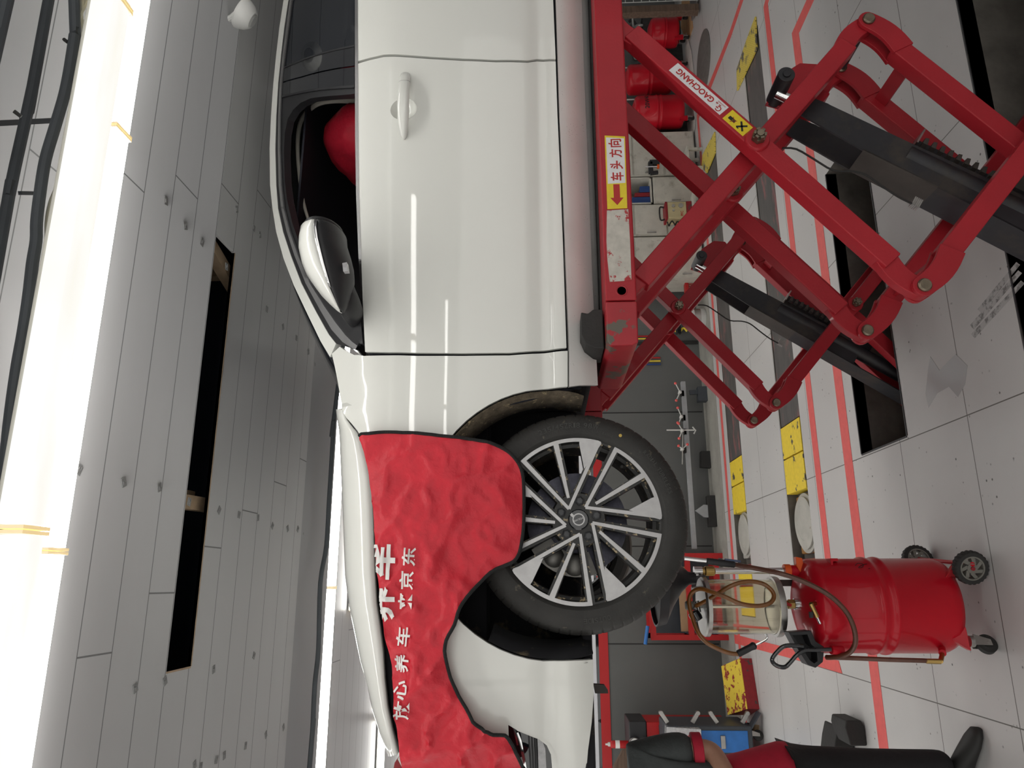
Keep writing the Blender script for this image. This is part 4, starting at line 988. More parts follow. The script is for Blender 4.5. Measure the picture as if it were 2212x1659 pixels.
panel('belt_chrome', belt0[::-1] + [] + belt1 + [] if False else (belt1[::-1] + [(2.5, BELT(2.5) + .012), (3.0, BELT(3.0) + .012), (3.0, BELT(3.0) + .002), (2.5, BELT(2.5) + .002)] + belt0)[:0] or ([(3.05, BELT(3.05) + .002)] + belt0 + belt1[::-1] + [(3.05, BELT(3.05) + .014)]), m='chrome', off=-.002, thick=.012)
# window openings: front door frame (window wound down), pillar trims, rear glass
fo = hits([(766,200),(740,203),(700,206),(670,210),(648,220),(632,235),(620,255),(614,285),(612,330),(614,390),(619,430),(630,480),(648,530),(668,568),(690,600),(722,650),(748,690),(770,700),(778,690),(777,600),(772,470),(768,340)])
fout = hits([(765,184),(730,187),(690,191),(650,198),(607.5,208),(606,250),(606.5,320),(609.5,400),(615.5,450),(628.5,500),(647.5,552),(674,612),(704,656),(728,689),(750,715),(764,729),(777,742),(784,742),(782,640),(776,500),(771,360),(767,240)])
panel('door_window_frame', fout, m='satin', holes=[fo], off=.006, thick=.03)
panel('door_frame_edge', hits([(765,183),(730,186),(690,190),(650,197),(607.5,207),(607.5,211),(650,201),(690,194.5),(730,191),(765,189)]), m='satin', off=.0, thick=.01)
panel('pillar_trim', hits([(765,143),(730,148),(690,156),(650,167),(607.5,179),(607.5,206),(650,196),(690,189),(730,185),(765,182)]), m='gloss', off=.003, thick=.012)
panel('pillar_trim', hits([(765,100),(720,110),(680,121),(640,136),(612,148),(608,176),(650,164),(690,153),(730,145),(765,140)]), m='gloss', off=.003, thick=.012)
rg = hits([(765,98),(720,108),(680,119),(640,134),(613,146),(617,120),(624.5,60),(632,0)]) + [(2.40, 2.697), (2.69, 2.655), (2.91, 2.584), (3.03, 2.514), (3.05, 2.476)] + [(2.5, BELT(2.5) + .010)] + hits([(767, 0)])
panel('rear_door_glass', rg, m='glass', off=.007, thick=.004)
panel('rear_glass_seal', hits([(765,96),(720,106),(680,117),(640,132),(613,144),(612.5,147),(640,135.5),(680,120.5),(720,109.5),(765,100)]), m='satin', off=.001, thick=.008)
# mirror foot panel in the window corner
panel('mirror_sail', hits([(690,604),(722,650),(748,690),(772,702),(779,680),(783,742),(776,741),(764,728),(750,714),(728,688),(704,655),(676,612)]), m='satin', off=.002, thick=.012)
# ---- roof, glass, bonnet, boot
def cross(pl, crown, nseg=10, fwd=0.0, dropend=0.0):
    """skin between a near-side edge line [(X,Y,Z)] and its mirror image"""
    rows = []
    for p in pl:
        row = []
        for k in range(nseg + 1):
            t = k / nseg; q = 4 * t * (1 - t); q2 = 1 - (2*t - 1) ** 4
            row.append((p[0] - fwd * q, lerp(p[1], 2*YCEN - p[1], t), p[2] + crown * q2 - 0))
        rows.append(row)
    mb = MB(); mb.loft(rows, closed=False); return mb
silp = [(x, S(x, z) + .004, z - .002) for x, z in SIL]
def sub(pl, x0, x1, n=16):
    f1 = table([(p[0], p[1]) for p in pl]); f2 = table([(p[0], p[2]) for p in pl]); return [(x, f1(x), f2(x)) for x in [lerp(x0, x1, k / n) for k in range(n + 1)]]
cross(sub(silp, 1.18, 2.75), .035).build('roof', M['paint'], CAR, solid=.02)
cross(sub(silp, .60, 1.17), .012, 12, fwd=.16).build('windscreen', M['glass'], CAR, solid=.006)
cross(sub(silp, 2.76, 3.48), .02, 12, fwd=-.12).build('rear_window', M['glass'], CAR, solid=.006)
rearl = [(3.16, S(3.16, 2.472) + .01, 2.478), (3.5, S(3.5, 2.47) + .02, 2.485), (3.8, S(3.8, 2.45) + .04, 2.475), (4.05, S(4.05, 2.42) + .05, 2.45)]
cross(rearl, .02).build('boot_lid', M['paint'], CAR, solid=.02)
bx = [(4.0, 1.70), (4.10, 1.85), (4.13, 2.10), (4.11, 2.30), (4.05, 2.45)]
cross([(x, S(min(x, 4.0), z) + .03, z) for x, z in bx], 0, 12, fwd=-.10).build('rear_bumper', M['paint'], CAR, solid=.02)
fx = [(-.64, 1.66), (-.68, 1.78), (-.70, 1.95), (-.66, 2.10)]
cross([(x, S(max(x, -.66), z) + .01, z) for x, z in fx], 0, 14, fwd=.07).build('bumper_face', M['paint'], CAR, solid=.02)
cross([(-.70, 2.52, 1.80), (-.70, 2.50, 2.04)], 0, 14, fwd=.08).build('grille', M['gloss'], CAR, solid=.03)
# bonnet, slightly open: side flank then crowned skin
bon_lo = [(741,886),(747,906),(768,931),(780.5,954),(790.6,992),(798,1035),(802,1098),(806,1240),(809.6,1302),(816,1348),(823.6,1409),(827,1467),(833.7,1530),(844,1581),(857.7,1631)]
bon_hi = [(735,872),(737,890),(738.5,915),(739,940),(740,980),(741.5,1030),(744,1098),(749,1240),(757.7,1328),(768,1391),(780.5,1467),(796,1517),(808,1555),(823.5,1600),(843,1650)]
rows = []
for (a, b), (c, d) in zip(bon_lo, bon_hi):
    p = hit(a, b, .0); lo = Vector((p.x, p.y + .006, p.z)); hi = onY(c, d, p.y + .15)
    hi.x = lerp(hi.x, lo.x, .5)
    row = [lo]
    for k in range(1, 7):
        t = k / 6; row.append(Vector((lerp(lo.x, hi.x, t), lo.y + (hi.y - lo.y) * t ** 1.7, lo.z + (hi.z - lo.z) * (1 - (1 - t) ** 1.8))))
    hi = row[-1]
    for k in range(1, 13):
        t = k / 12; row.append(Vector((hi.x - .06 * 4 * (t/2) * (1 - t/2) , lerp(hi.y, YCEN, t), hi.z + .030 * (1 - (1 - t) ** 2))))
    full = row + [Vector((p.x, 2*YCEN - p.y, p.z)) for p in reversed(row[:-1])]
    rows.append(full)
MB().loft(rows, closed=False).build('bonnet', M['paint'], CAR, solid=.018, sharp=50, label='white bonnet popped slightly open')
recess(hits([(771, 915),(812, 950),(835, 1035),(840, 1098),(850, 1240),(862, 1348),(880, 1467),(890, 1600),(845, 1640),(812, 1540),(800, 1467),(792, 1348),(786, 1240),(780, 1098),(776, 1000)]), .05, 'inner_wing', 'lining')
MB().box(-.52, .56, 2.40, 3.85, 1.95, 2.12).build('engine_bay', M['lining'], CAR)
MB().tube(smoothline([onY(x, y, 2.42) for x, y in ((866, 1585), (874, 1600), (868, 1625), (872, 1650), (880, 1665))], 3), .004, 8).build('bonnet_latch_cable', M['satin'], CAR)
MB().prism([onY(x, y, 2.45) for x, y in ((852, 1648), (866, 1626), (880, 1640), (882, 1675), (862, 1680), (848, 1668))], (0, .05, 0)).build('bonnet_latch', M['darkred'], CAR, bevel=.004)
# headlight behind the cover
patch(hits([(880, 1600), (940, 1560), (985, 1560), (1000, 1640), (985, 1720), (900, 1720)]), S, off=-.002, thick=.02).build('headlight', M['gloss'], CAR)
# ---- door handle and dish
vs = []; fs = []; nr = 7; na = 28
for i in range(nr + 1):
    r = i / nr
    for k in range(na):
        a = 2*PI*k/na; x, z = hc.x + .0435*r*math.cos(a), hc.z + .0475*r*math.sin(a)
        vs.append((x, S(x, z) + .030 * (1 - r ** 2.2) - .0006, z))
for i in range(nr):
    for k in range(na): fs.append((i*na+k, i*na+(k+1) % na, (i+1)*na+(k+1) % na, (i+1)*na+k))
MB().add(vs, fs).build('handle_dish', M['paint'], CAR)
rings = []
H0, H1 = hit(877, 161), hit(873, 302)
for t, wz, wy, off in ((0, .006, .004, -.004), (.02, .0165, .012, -.008), (.10, .0190, .013, -.014), (.22, .0205, .011, -.026), (.40, .0205, .010, -.034), (.60, .0210, .010, -.035), (.78, .0190, .011, -.028), (.90, .0140, .012, -.016), (.97, .0100, .010, -.008), (1, .003, .004, -.003)):
    c = H0.lerp(H1, t); y = S(c.x, c.z) + off
    rings.append([(c.x, y + wy * math.sin(a), c.z + wz * math.cos(a)) for a in [2*PI*k/16 for k in range(16)]])
MB().loft(rings).build('door_handle', M['paint'], CAR, sharp=60)
rings2 = []
for t_, sc in ((.186, 1.0), (.1865, 1.02), (.1905, 1.02), (.191, 1.0)):
    c = H0.lerp(H1, t_); y = S(c.x, c.z) - .023; rings2.append([(c.x, y + .0115 * sc * math.sin(a), c.z + .0203 * sc * math.cos(a)) for a in [2*PI*k/16 for k in range(16)]])
MB().loft(rings2, caps=False).build('handle_seam', mat('seam grey', (.25, .25, .25), .5), CAR)
# ---- door mirror
sec = [(497, 696, 40), (503, 696, 46), (520, 695, 48), (545, 699, 52), (570, 705, 52), (595, 711, 48), (615, 716, 39), (635, 721, 29), (652, 727, 18), (664, 731, 9), (669, 733, 3)]
YM = 2.06
def mirror_half(lo, hi, name, m, sc=1.0, first=0, last=99):
    rings = []
    for i, (py, pxc, h) in enumerate(sec):
        if not first <= i <= last: continue
        a_, b_ = onY(pxc - h, py, YM), onY(pxc + h, py, YM); c = (a_ + b_) / 2; hz_ = (a_.z - b_.z) / 2
        wy = .105 * (hz_ / .066) ** .8
        rings.append([(c.x, c.y + (.02 if i else .02) + wy * sc * math.sin(an) * -1, c.z + hz_ * sc * math.cos(an)) for an in [lerp(lo, hi, k / 14) for k in range(15)]])
    return MB().loft(rings, closed=False).build(name, M[m], CAR, sharp=60, solid=.003)
bd = 1.62
MH = mirror_half(-PI + 1.6, bd, 'mirror_cap', 'paint')
mirror_half(bd + .09, 2*PI - PI + 1.6, 'mirror_shell', 'satin', 1.0)
mirror_half(bd - .01, bd + .10, 'turn_signal', 'chrome', 1.004, 1, 7)
rings = []
for an_sc, dx in ((1.0, 0), (1.02, .004), (.97, .010), (.90, .009)):
    py, pxc, h = sec[0]; a_, b_ = onY(pxc - h, py, YM), onY(pxc + h, py, YM); c = (a_ + b_) / 2; hz_ = (a_.z - b_.z) / 2; wy = .105 * (hz_ / .066) ** .8
    rings.append([(c.x + dx, c.y + .02 + wy * an_sc * math.sin(k * PI / 16), c.z + hz_ * an_sc * math.cos(k * PI / 16)) for k in range(32)])
MB().loft(rings).build('mirror_rim', M['satin'], CAR, sharp=60)
arm_ = [(onY(730, 612, 2.08), .030, .055), (onY(745, 640, 2.12), .034, .056), (onY(757, 664, 2.18), .034, .050), (onY(768, 684, 2.26), .030, .040)]
rings = [[(c.x + rx * math.cos(a), c.y, c.z + rz * math.sin(a)) for a in [2*PI*k/20 for k in range(20)]] for c, rz, rx in arm_]
MB().loft(rings).build('mirror_arm', M['satin'], CAR, sharp=60)
q = [onY(x, y, YM - .062) for x, y in ((739, 568), (749, 566), (752, 585), (741, 586))]
MB().prism(q, (0, .02, 0)).build('mirror_lamp', M['lensgrey'], CAR, bevel=.001)
# ---- cabin
MB().box(.72, 2.9, 2.34, 3.91, 1.74, 1.80).box(.60, .80, 2.42, 3.83, 1.80, 2.36).box(2.62, 2.9, 2.45, 3.8, 1.80, 2.40).build('cabin_floor', M['cabin'], CAR, bevel=.03)
MB().box(.86, 2.6, 3.86, 3.88, 1.9, 2.44).build('far_door_lining', M['cabin'], CAR)
def seat(xc, yc):
    r = []
    for t, hw, th in ((0, .20, .08), (.2, .24, .09), (.5, .25, .08), (.75, .22, .07), (.95, .14, .06), (1.0, .10, .05)):
        x, z = xc + .20 * t, 2.02 + .52 * t
        r.append([(x + th * math.cos(a) * .9, yc + hw * math.copysign(abs(math.sin(a)) ** .7, math.sin(a)), z) for a in [2*PI*k/20 for k in range(20)]])
    return MB().loft(r).build('seat_backrest', M['cabin'], CAR)
seat(1.72, 2.72); seat(1.72, 3.53)
MB().box(1.18, 1.74, 2.48, 2.96, 1.82, 2.03).box(1.18, 1.74, 3.29, 3.77, 1.82, 2.03).build('seat_cushion', M['cabin'], CAR, bevel=.05)
# red plastic cover pulled over the driver seat
def seatpt(t, a):
    hw = pchip([(0, .22), (.3, .285), (.6, .275), (.85, .19), (1.0, .07), (1.03, .01)], t); th = pchip([(0, .16), (.5, .15), (.85, .125), (1.0, .06), (1.03, .005)], t)
    x, z = 1.655 + .16 * t, 2.02 + .640 * t; s_ = math.sin(a)
    p = Vector((x + th * math.cos(a), 2.70 + hw * math.copysign(abs(s_) ** .75, s_), z))
    d = noise.noise(p * 9) * .018 + abs(noise.noise(p * 16 + Vector((3, 1, 2)))) * .014
    return p + Vector((math.cos(a), s_, 0)) * d
rings = [[seatpt(k / 26 * 1.03, 2*PI*j/44) for j in range(44)] for k in range(27)]
MB().loft(rings).build('seat_cover', M['seat'], label='red plastic cover over the driver seat, seen through the open front window', cat='seat cover', sharp=70)
c = onY(771, 612, 2.62)
rim_ = [(c.x + .06 * math.sin(a) * .4, 2.72 + .185 * math.cos(a), 2.255 + .17 * math.sin(a)) for a in [2*PI*k/40 for k in range(40)]]
MB().tube(rim_, .021, 12, closed=True).build('wheel_cover', M['seat'], label='red plastic cover around the steering wheel behind the mirror', cat='steering wheel cover')
MB().cyl((.82, 2.72, 2.20), (.93, 2.72, 2.255), .03, n=14).cyl((.92, 2.72, 2.25), (.95, 2.72, 2.26), .07, n=20).build('steering_wheel', M['cabin'], CAR)
# cream pillar lining seen through the window
pts = [(768, 219), (735, 217), (700, 220), (678, 229), (660, 246), (649, 266), (644, 292), (643, 330), (648, 390), (656, 440), (668, 480)]
P = [onY(x, y, 2.60) for x, y in pts]
MB().tube(smoothline(P, 3), [lerp(.012, .006, i / 30) for i in range(31)], 8).build('pillar_lining', M['headliner'], CAR)
MB().box(1.16, 2.7, 2.55, 3.7, 2.712, 2.72).build('headliner', M['cabin'], CAR)
# ---- wheels
wheel(CAR, 'front_wheel', XW, YW, ZW)
for (x, y, s_, nm) in ((RW, YW + .01, -1, 'rear_wheel'), (XW, 2*YCEN - YW, 1, 'front_wheel'), (RW, 2*YCEN - YW - .01, 1, 'rear_wheel')):
    wheel(CAR, nm, x, y, ZW, s_, False)
MB().cyl((XW, 2.46, ZW), (XW, 2.85, ZW + .06), .016, n=12).cyl((XW + .02, 2.45, ZW - .08), (XW + .15, 2.95, ZW + .02), .022, n=12).cyl((XW - .02, 2.50, ZW - .05), (XW - .02, 2.52, 2.05), .03, n=14).build('suspension', M['iron'], CAR)
MB().prism([onY(x, y, 2.75) for x, y in ((1282, 1478), (1306, 1480), (1313, 1490), (1314, 1498), (1286, 1498))], (0, .03, 0)).build('tow_bracket', M['brownsteel'], CAR)
MB().box(-.56, -.14, 2.33, 3.9, 1.625, 1.655).build('undertray', M['lining'], CAR, bevel=.008)

# ================================================================ red fender cover
CLO = [(778,943),(800,938.5),(830,934),(870,935),(920,939),(963,944),(1000,948),(1048,956),(1080,967),(1103,982),(1122,1005),(1130,1032),(1132,1075),(1131.5,1130),(1128,1165),(1122,1195),(1110,1213),(1088,1223),(1061,1236),(1021,1277),(996,1312),(985,1348),(968,1381),(965,1416),(975,1462),(993,1502),(1016,1538),(1029,1560),(1050,1573),(1067,1583),(1092,1584),(1103,1598),(1115,1619),(1129,1654),(1136,1690),(880,1700),(875,1659),(866,1585),(858,1530),(850,1470),(847,1420),(837,1390),(828,1330),(819,1250),(812,1180),(807,1100),(802,1060),(796,1020),(787,975)]
def Ybase(X, Z):
    y = S(X, min(Z, BELT(X) + .03)); d = math.hypot(X - XW, Z - ZA)
    return y
def fold(X, Z):
    p = Vector((X, Z, 0)); a = 0
    q = Vector((X * .7 + Z * .7, (Z - X) * .35, 1.7))
    a += noise.noise(q * 5) * .012
    f = max(0, min(1, (-X + .12) / .45))                        # more folds toward the front
    g = 1 - abs(noise.noise(Vector((X * 3.2 + Z * 4.5, Z * 1.5 - X * 1.2, 5)) * 1.6)); a += (g ** 4) * (.008 + .024 * f)
    g = 1 - abs(noise.noise(Vector((X * 6 - Z * 5, X * 4 + Z * 7, 9)))); a += (g ** 9) * (.009 + .008 * f)
    g = 1 - abs(noise.noise(Vector((X * 13, Z * 13, 2)))); a += (g ** 8) * .0055
    g = 1 - abs(noise.noise(Vector((X * 9 + Z * 17, Z * 8 - X * 15, 6)))); a += (g ** 10) * (.003 + .005 * f)
    return a
def Ycl(X, Z): return Ybase(X, Z) - .022 - fold(X, Z)
clo = [(p.x, p.z) for p in (hit(a, b, -.02) for a, b in CLO)]
clo_s = [tuple(p) for p in smoothline([Vector((a, b, 0)) for a, b in clo], 3, True)]; clo_s = [(p[0], p[1]) for p in clo_s]
CV = patch(clo_s, Ycl, step=.0105, thick=.0022).build('fender_cover', M['cloth'], label='red vinyl fender cover with white lettering draped over the front wing', cat='fender cover', sharp=60)
i0 = 0; vis = clo_s[: 3 * 34]
P = [P3(x, Ycl(x, z) - .001, z) for x, z in vis]
MB().tube(P, .0052, 8).build('piping', M['piping'], CV, label='black edge piping')
P = [P3(x, Ycl(x, z) - .001, z) for x, z in clo_s[3 * 36:] + clo_s[:1]]
def cloth_text(mb, ch, px, py, wpx, hpx, ang=0.0, bold=.02):
    V, F = textmesh(ch, 1.0, bold, .12)
    if not V: return
    w0 = max(p[0] for p in V) - min(p[0] for p in V); h0 = max(p[1] for p in V) - min(p[1] for p in V); c, s_ = math.cos(ang), math.sin(ang)
    pts = []
    for a, b in V:
        u, v = a / w0 * wpx, b / h0 * hpx; u, v = u * c - v * s_, u * s_ + v * c
        p = hit(px - v, py - u, -.02); pts.append((p.x, p.z))
    F2 = [f for f in F if inpoly(sum(pts[i][0] for i in f) / len(f), sum(pts[i][1] for i in f) / len(f), clo_s)]
    mb.add([P3(x, Ycl(x, z) - .0055, z) for x, z in pts], F2)
mb = MB()
for ch, px, py in (('放', 874, 1529), ('心', 869, 1487), ('养', 872, 1431), ('车', 874, 1374), ('来', 878, 1299), ('京', 881, 1254), ('东', 886, 1203)):
    cloth_text(mb, ch, px, py, 40 if ch not in '京东' else 40, 31, -.05)
for ch, px, py in (('养', 828, 1305), ('车', 828, 1214)): cloth_text(mb, ch, px, py, 76, 56, -.03, .035)
mb.build('lettering', M['white'], CV, weld=False, recalc=False)
# ================================================================ oil drain drum on wheels
def caster(c, r, par, name='caster', ang=.4):
    c = Vector(c); a = P3(math.sin(ang), -math.cos(ang), 0)
    w_ = MB().lathe([(0, -.013), (r*.55, -.013), (r*.62, -.011), (r, -.010), (r, .010), (r*.62, .011), (r*.55, .013), (0, .013)], c + P3(0, 0, r), a, 28).build(name, M['rubber'], par)
    mb = MB(); side = a * .018; f = P3(math.cos(ang), math.sin(ang), 0)
    for s_ in (-1, 1): mb.prism([c + side*s_ + P3(0,0,r) - f*.012 + P3(0,0,-.012), c + side*s_ + P3(0,0,r) + f*.012 + P3(0,0,-.012), c + side*s_ + f*.034 + P3(0,0,r*2+.012), c + side*s_ - f*.010 + P3(0,0,r*2+.012)], a*.003*s_)
    mb.cyl(c + f*.012 + P3(0,0,r*2+.008), c + f*.012 + P3(0,0,r*2+.026), .022, n=18); mb.cyl(c + P3(0,0,r) - a*.022, c + P3(0,0,r) + a*.022, .006, n=10)
    mb.build('caster_fork', M['dullmetal'], w_, bevel=.001)
def hubwheel(c, r, par, ax, wd=.036):
    c = Vector(c); ax = Vector(ax).normalized(); n = 96
    tr = MB().lathe([(r*.70, -wd/2), (r*.90, -wd/2), (r*.97, -wd*.40), (r, -wd*.25), (r, wd*.25), (r*.97, wd*.40), (r*.90, wd/2), (r*.70, wd/2)], c, ax, n, lambda i, k, q: q - (.0025 if k in (2, 3, 4, 5) and i % 4 < 2 else 0), closed=True).build('wheel', M['rubber'], par, sharp=25)
    u = ax.orthogonal().normalized(); v = ax.cross(u); mb = MB()
    mb.lathe([(r*.62, -wd/2), (r*.72, -wd/2), (r*.72, wd/2), (r*.62, wd/2)], c, ax, 40, closed=True).lathe([(.007, -wd*.45), (r*.30, -wd*.45), (r*.30, wd*.45), (.007, wd*.45)], c, ax, 28, closed=True)
    for k in range(7):
        a, b = 2*PI*k/7, 2*PI*k/7 + .55
        p = c + (u*math.cos(a) + v*math.sin(a)) * r*.26; q = c + (u*math.cos(b) + v*math.sin(b)) * r*.66
        mb.bar(p, q, wd*.8, r*.20, ax)
    mb.build('wheel_hub', M['greyplastic'], tr, bevel=.001); MB().cyl(c - ax*.02, c + ax*(wd/2 + .004), .008, n=12).build('axle_end', M['darkred'], tr)
def drum_body(cx, cy, z0, z1, r, par, dome=.035):
    H = z1 - z0
    prof = [(0, z0), (r*.80, z0), (r*.93, z0 + .008), (r*.985, z0 + .03), (r, z0 + .06)]
    for f in (.36, .52):
        zc = z0 + H * (1 - f) ; prof += []
    for f in (.47, .56):                    # two pairs of pressed ribs
        zc = z0 + H * f
        prof += [(r, zc - .016), (r + .006, zc - .008), (r + .007, zc), (r + .006, zc + .006), (r - .001, zc + .014)]
    prof += [(r, z1 - .05), (r*.985, z1 - .025), (r*.90, z1 - .004), (r*.80, z1 + .004), (r*.45, z1 + dome*.8), (0, z1 + dome)]
    return MB().lathe(prof, (cx, cy, 0), n=72).build('drum', M['cartred'], par, sharp=50)
CXc, CYc, CR = -.091, 3.30, .192
t = thing('oil_drainer', 'large glossy red waste oil drainer with clear measuring cylinder, under the front of the car', 'oil drainer', (CXc, CYc, 0))
DRUM = drum_body(CXc, CYc, .095, .672, CR, t)
p = onZ(2128, 1226, 0); hubwheel((p.x, 3.10, .068), .068, t, (-.28, -1, .0))
p = onZ(2010, 1210, 0); hubwheel((.10, 3.52, .068), .068, t, (-.28, 1, .0))
MB().prism([(.02, 3.14, .15), (.085, 3.125, .10), (.085, 3.155, .06), (.01, 3.17, .098)], (.0, .03, 0)).build('wheel_bracket', M['cartred'], t, bevel=.002)
MB().cyl((.07, 3.08, .068), (.105, 3.54, .068), .009, n=12).build('axle', M['cartred'], t)
p = onZ(2152, 1392, 0); caster((p.x, p.y, 0), .037, t, ang=.5)
MB().prism([(-.20, 3.165, .175), (-.245, 3.135, .12), (-.26, 3.135, .095), (-.17, 3.14, .10), (-.15, 3.145, .14)], (0, .03, 0)).build('caster_bracket', M['cartred'], t, bevel=.003)
caster((-.235, 3.50, 0), .037, t, ang=-.3)
MB().prism([(-.20, 3.43, .175), (-.25, 3.50, .10), (-.15, 3.50, .10)], (0, .02, 0)).build('caster_bracket', M['cartred'], t)
# telescopic pole and funnel
cp = lambda x, y, Y=3.30: onY(x, y, Y)
xp = cp(1700, 1233).x
MB().cyl((xp, 3.30, .64), (xp, 3.30, .735), .024, n=24).build('pole_socket', M['cartred'], t, bevel=.003)
MB().cyl((xp, 3.30, .73), (xp, 3.30, 1.04), .0135, n=24).build('pole', M['chrome'], t)
mb = MB().prism([cp(1714, 1203), cp(1728, 1206), cp(1734, 1236), cp(1726, 1240), cp(1716, 1222)], (0, -.03, 0)).cyl((xp, 3.30, .715), (xp, 3.30, .742), .028, n=24); mb.build('clamp_lever', M['orange'], t, bevel=.002)
MB().lathe([(.0145, 1.035), (.021, 1.04), (.021, 1.075), (.017, 1.08), (.017, 1.10), (.0, 1.10)], (xp, 3.30, 0), n=24).build('pole_fitting', M['brass'], t)
MB().cyl((xp, 3.30, 1.09), (xp, 3.30, 1.125), .0195, n=24).build('pole_collar', M['chrome'], t)
xf = xp - .03
MB().lathe([(0, 1.12), (.024, 1.12), (.028, 1.15), (.060, 1.185), (.12, 1.225), (.19, 1.26), (.20, 1.30), (.192, 1.30), (.19, 1.285), (0, 1.285)], (xf, 3.30, 0), n=40).build('funnel', M['satin'], t, label='black oil catching funnel')
# measuring cylinder with steel end plates
gx = cp(1600, 1310).x; gz0, gz1, gr = .795, 1.088, .112
MB().lathe([(gr, gz0 + .004), (gr, gz1), (gr - .004, gz1), (gr - .004, gz0 + .004)], (gx, 3.30, 0), n=56, closed=True).build('measuring_cylinder', M['clear'], t, label='clear measuring cylinder')
MB().lathe([(0, gz0 - .016), (gr + .010, gz0 - .016), (gr + .012, gz0 - .010), (gr + .012, gz0 + .010), (gr + .002, gz0 + .012), (gr - .01, gz0 + .006), (0, gz0 + .002)], (gx, 3.30, 0), n=56).build('lower_plate', M['dullmetal'], t)
MB().lathe([(0, gz1 + .018), (gr + .004, gz1 + .016), (gr + .011, gz1 + .008), (gr + .011, gz1 - .008), (gr - .006, gz1 - .008), (0, gz1)], (gx, 3.30, 0), n=56).build('upper_plate', M['dullmetal'], t)
MB().cyl((gx, 3.30, gz0), (gx, 3.30, gz1), .007, n=14).build('tie_rod', M['chrome'], t)
MB().cyl((gx + .01, 3.26, gz0 - .10), (gx + .01, 3.26, gz0 - .016), .014, n=18).cyl((gx + .01, 3.26, gz0 - .075), (gx + .01, 3.26, gz0 - .045), .020, n=6).build('drain_pipe', M['brass'], t)
MB().lathe([(.014, .690), (.024, .692), (.024, .725), (.014, .728)], (gx + .01, 3.26, 0), n=18).build('pipe_union', M['chrome'], t)
MB().bar((gx + .005, 3.235, gz0 - .05), (gx + .02, 3.23, gz0 - .015), .008, .012).build('valve_handle', M['vest'], t)
MB().cyl((gx + .01, 3.26, .655), (gx + .01, 3.26, .70), .026, n=18).build('drum_neck', M['cartred'], t)
MB().bar((.0, 3.40, .64), (.0, 3.40, gz0 - .01), .028, .028, (1, 0, 0)).build('support_post', M['brownsteel'], t)
# valve cluster on top
g0 = cp(1497, 1308, 3.26)
MB().lathe([(0, 0), (.017, 0), (.019, .006), (.019, .026), (.015, .032), (0, .033)], g0 + P3(0, 0, .0), (0, 0, 1), 20).build('valve_knob', M['greyplastic'], t)
MB().lathe([(0, 0), (.022, 0), (.025, .012), (.024, .036), (.014, .042), (0, .042)], cp(1508, 1340, 3.24), (.35, 0, .2), 20).build('valve_cap', M['gloss'], t)
MB().cyl(cp(1494, 1273, 3.27), cp(1530, 1270, 3.27), .011, n=16).cyl(g0, P3(g0.x, 3.27, gz1), .012, n=16).cyl(cp(1505, 1298, 3.26), cp(1510, 1322, 3.26), .009, n=12).build('valve_body', M['dullmetal'], t)
def hose(pxs, Y, r, m, name='hose', sm=5):
    P = [onY(x, y, Y if len(q) == 0 else q[0]) for x, y, *q in pxs]; P = smoothline(P, sm)
    L = [0]
    for i in range(1, len(P)): L.append(L[-1] + (P[i] - P[i-1]).length)
    n = int(L[-1] / .0028); pts = []; k = 0
    for i in range(n + 1):
        s_ = L[-1] * i / n
        while k < len(L) - 2 and L[k+1] < s_: k += 1
        pts.append(P[k].lerp(P[k+1], (s_ - L[k]) / max(1e-9, L[k+1] - L[k])))
    return MB().tube(pts, [r + (.0007 if i % 2 else 0) for i in range(len(pts))], 10).build(name, M[m], t, sharp=80)
hose([(1503, 1309, 3.24), (1525, 1298, 3.20), (1550, 1283, 3.17), (1580, 1265, 3.15), (1615, 1256, 3.15), (1648, 1261, 3.15), (1668, 1277, 3.14), (1671, 1292, 3.13), (1660, 1304, 3.12), (1635, 1309, 3.12), (1600, 1304, 3.12), (1565, 1289, 3.13), (1535, 1278, 3.15), (1512, 1272, 3.18), (1496, 1279, 3.20), (1489, 1294, 3.20), (1490, 1313, 3.19), (1496, 1335, 3.18), (1506, 1362, 3.16), (1524, 1386, 3.15), (1552, 1402, 3.15), (1577, 1411, 3.15), (1594, 1413, 3.15)], 3.15, .0085, 'oilhose')
MB().lathe([(.010, 0), (.014, .003), (.0135, .06), (.016, .075), (.011, .082), (.006, .084)], cp(1593, 1413, 3.15), cp(1634, 1392, 3.15) - cp(1593, 1413, 3.15), 16).build('probe_grip', M['satin'], t)
MB().tube(smoothline([cp(*q, 3.15) for q in ((1632, 1393), (1645, 1387), (1656, 1380), (1657, 1374), (1652, 1369))], 3), .0045, 8).build('probe_tube', M['chrome'], t)
hose([(1588, 1220, 3.16), (1640, 1229, 3.12), (1690, 1240, 3.08), (1740, 1258, 3.06), (1790, 1285, 3.04), (1825, 1318, 3.03), (1843, 1352, 3.03), (1848, 1385, 3.05), (1838, 1407, 3.08), (1818, 1417, 3.12), (1796, 1420, 3.16), (1785, 1420, 3.18)], 3.1, .0095, 'oilhose2')
MB().lathe([(.0, 0), (.010, 0), (.013, .004), (.0145, .05), (.013, .115), (.010, .118)], cp(1588, 1220, 3.16), cp(1528, 1212, 3.16) - cp(1588, 1220, 3.16), 16).build('wand_grip', M['satin'], t)
MB().cyl(cp(1530, 1212, 3.16), cp(1478, 1206, 3.16), .0085, n=16).build('wand_tube', M['chrome'], t)
MB().bar(cp(1565, 1209, 3.16), cp(1600, 1213, 3.17), .012, .010).build('wand_lever', mat('blue grey lever', (.10, .13, .22), .4), t, bevel=.003)
hose([(1785, 1420, 3.18), (1850, 1422, 3.17), (1920, 1425, 3.15), (1990, 1427, 3.13), (2005, 1428, 3.13)], 3.15, .0085, 'oilhose2')
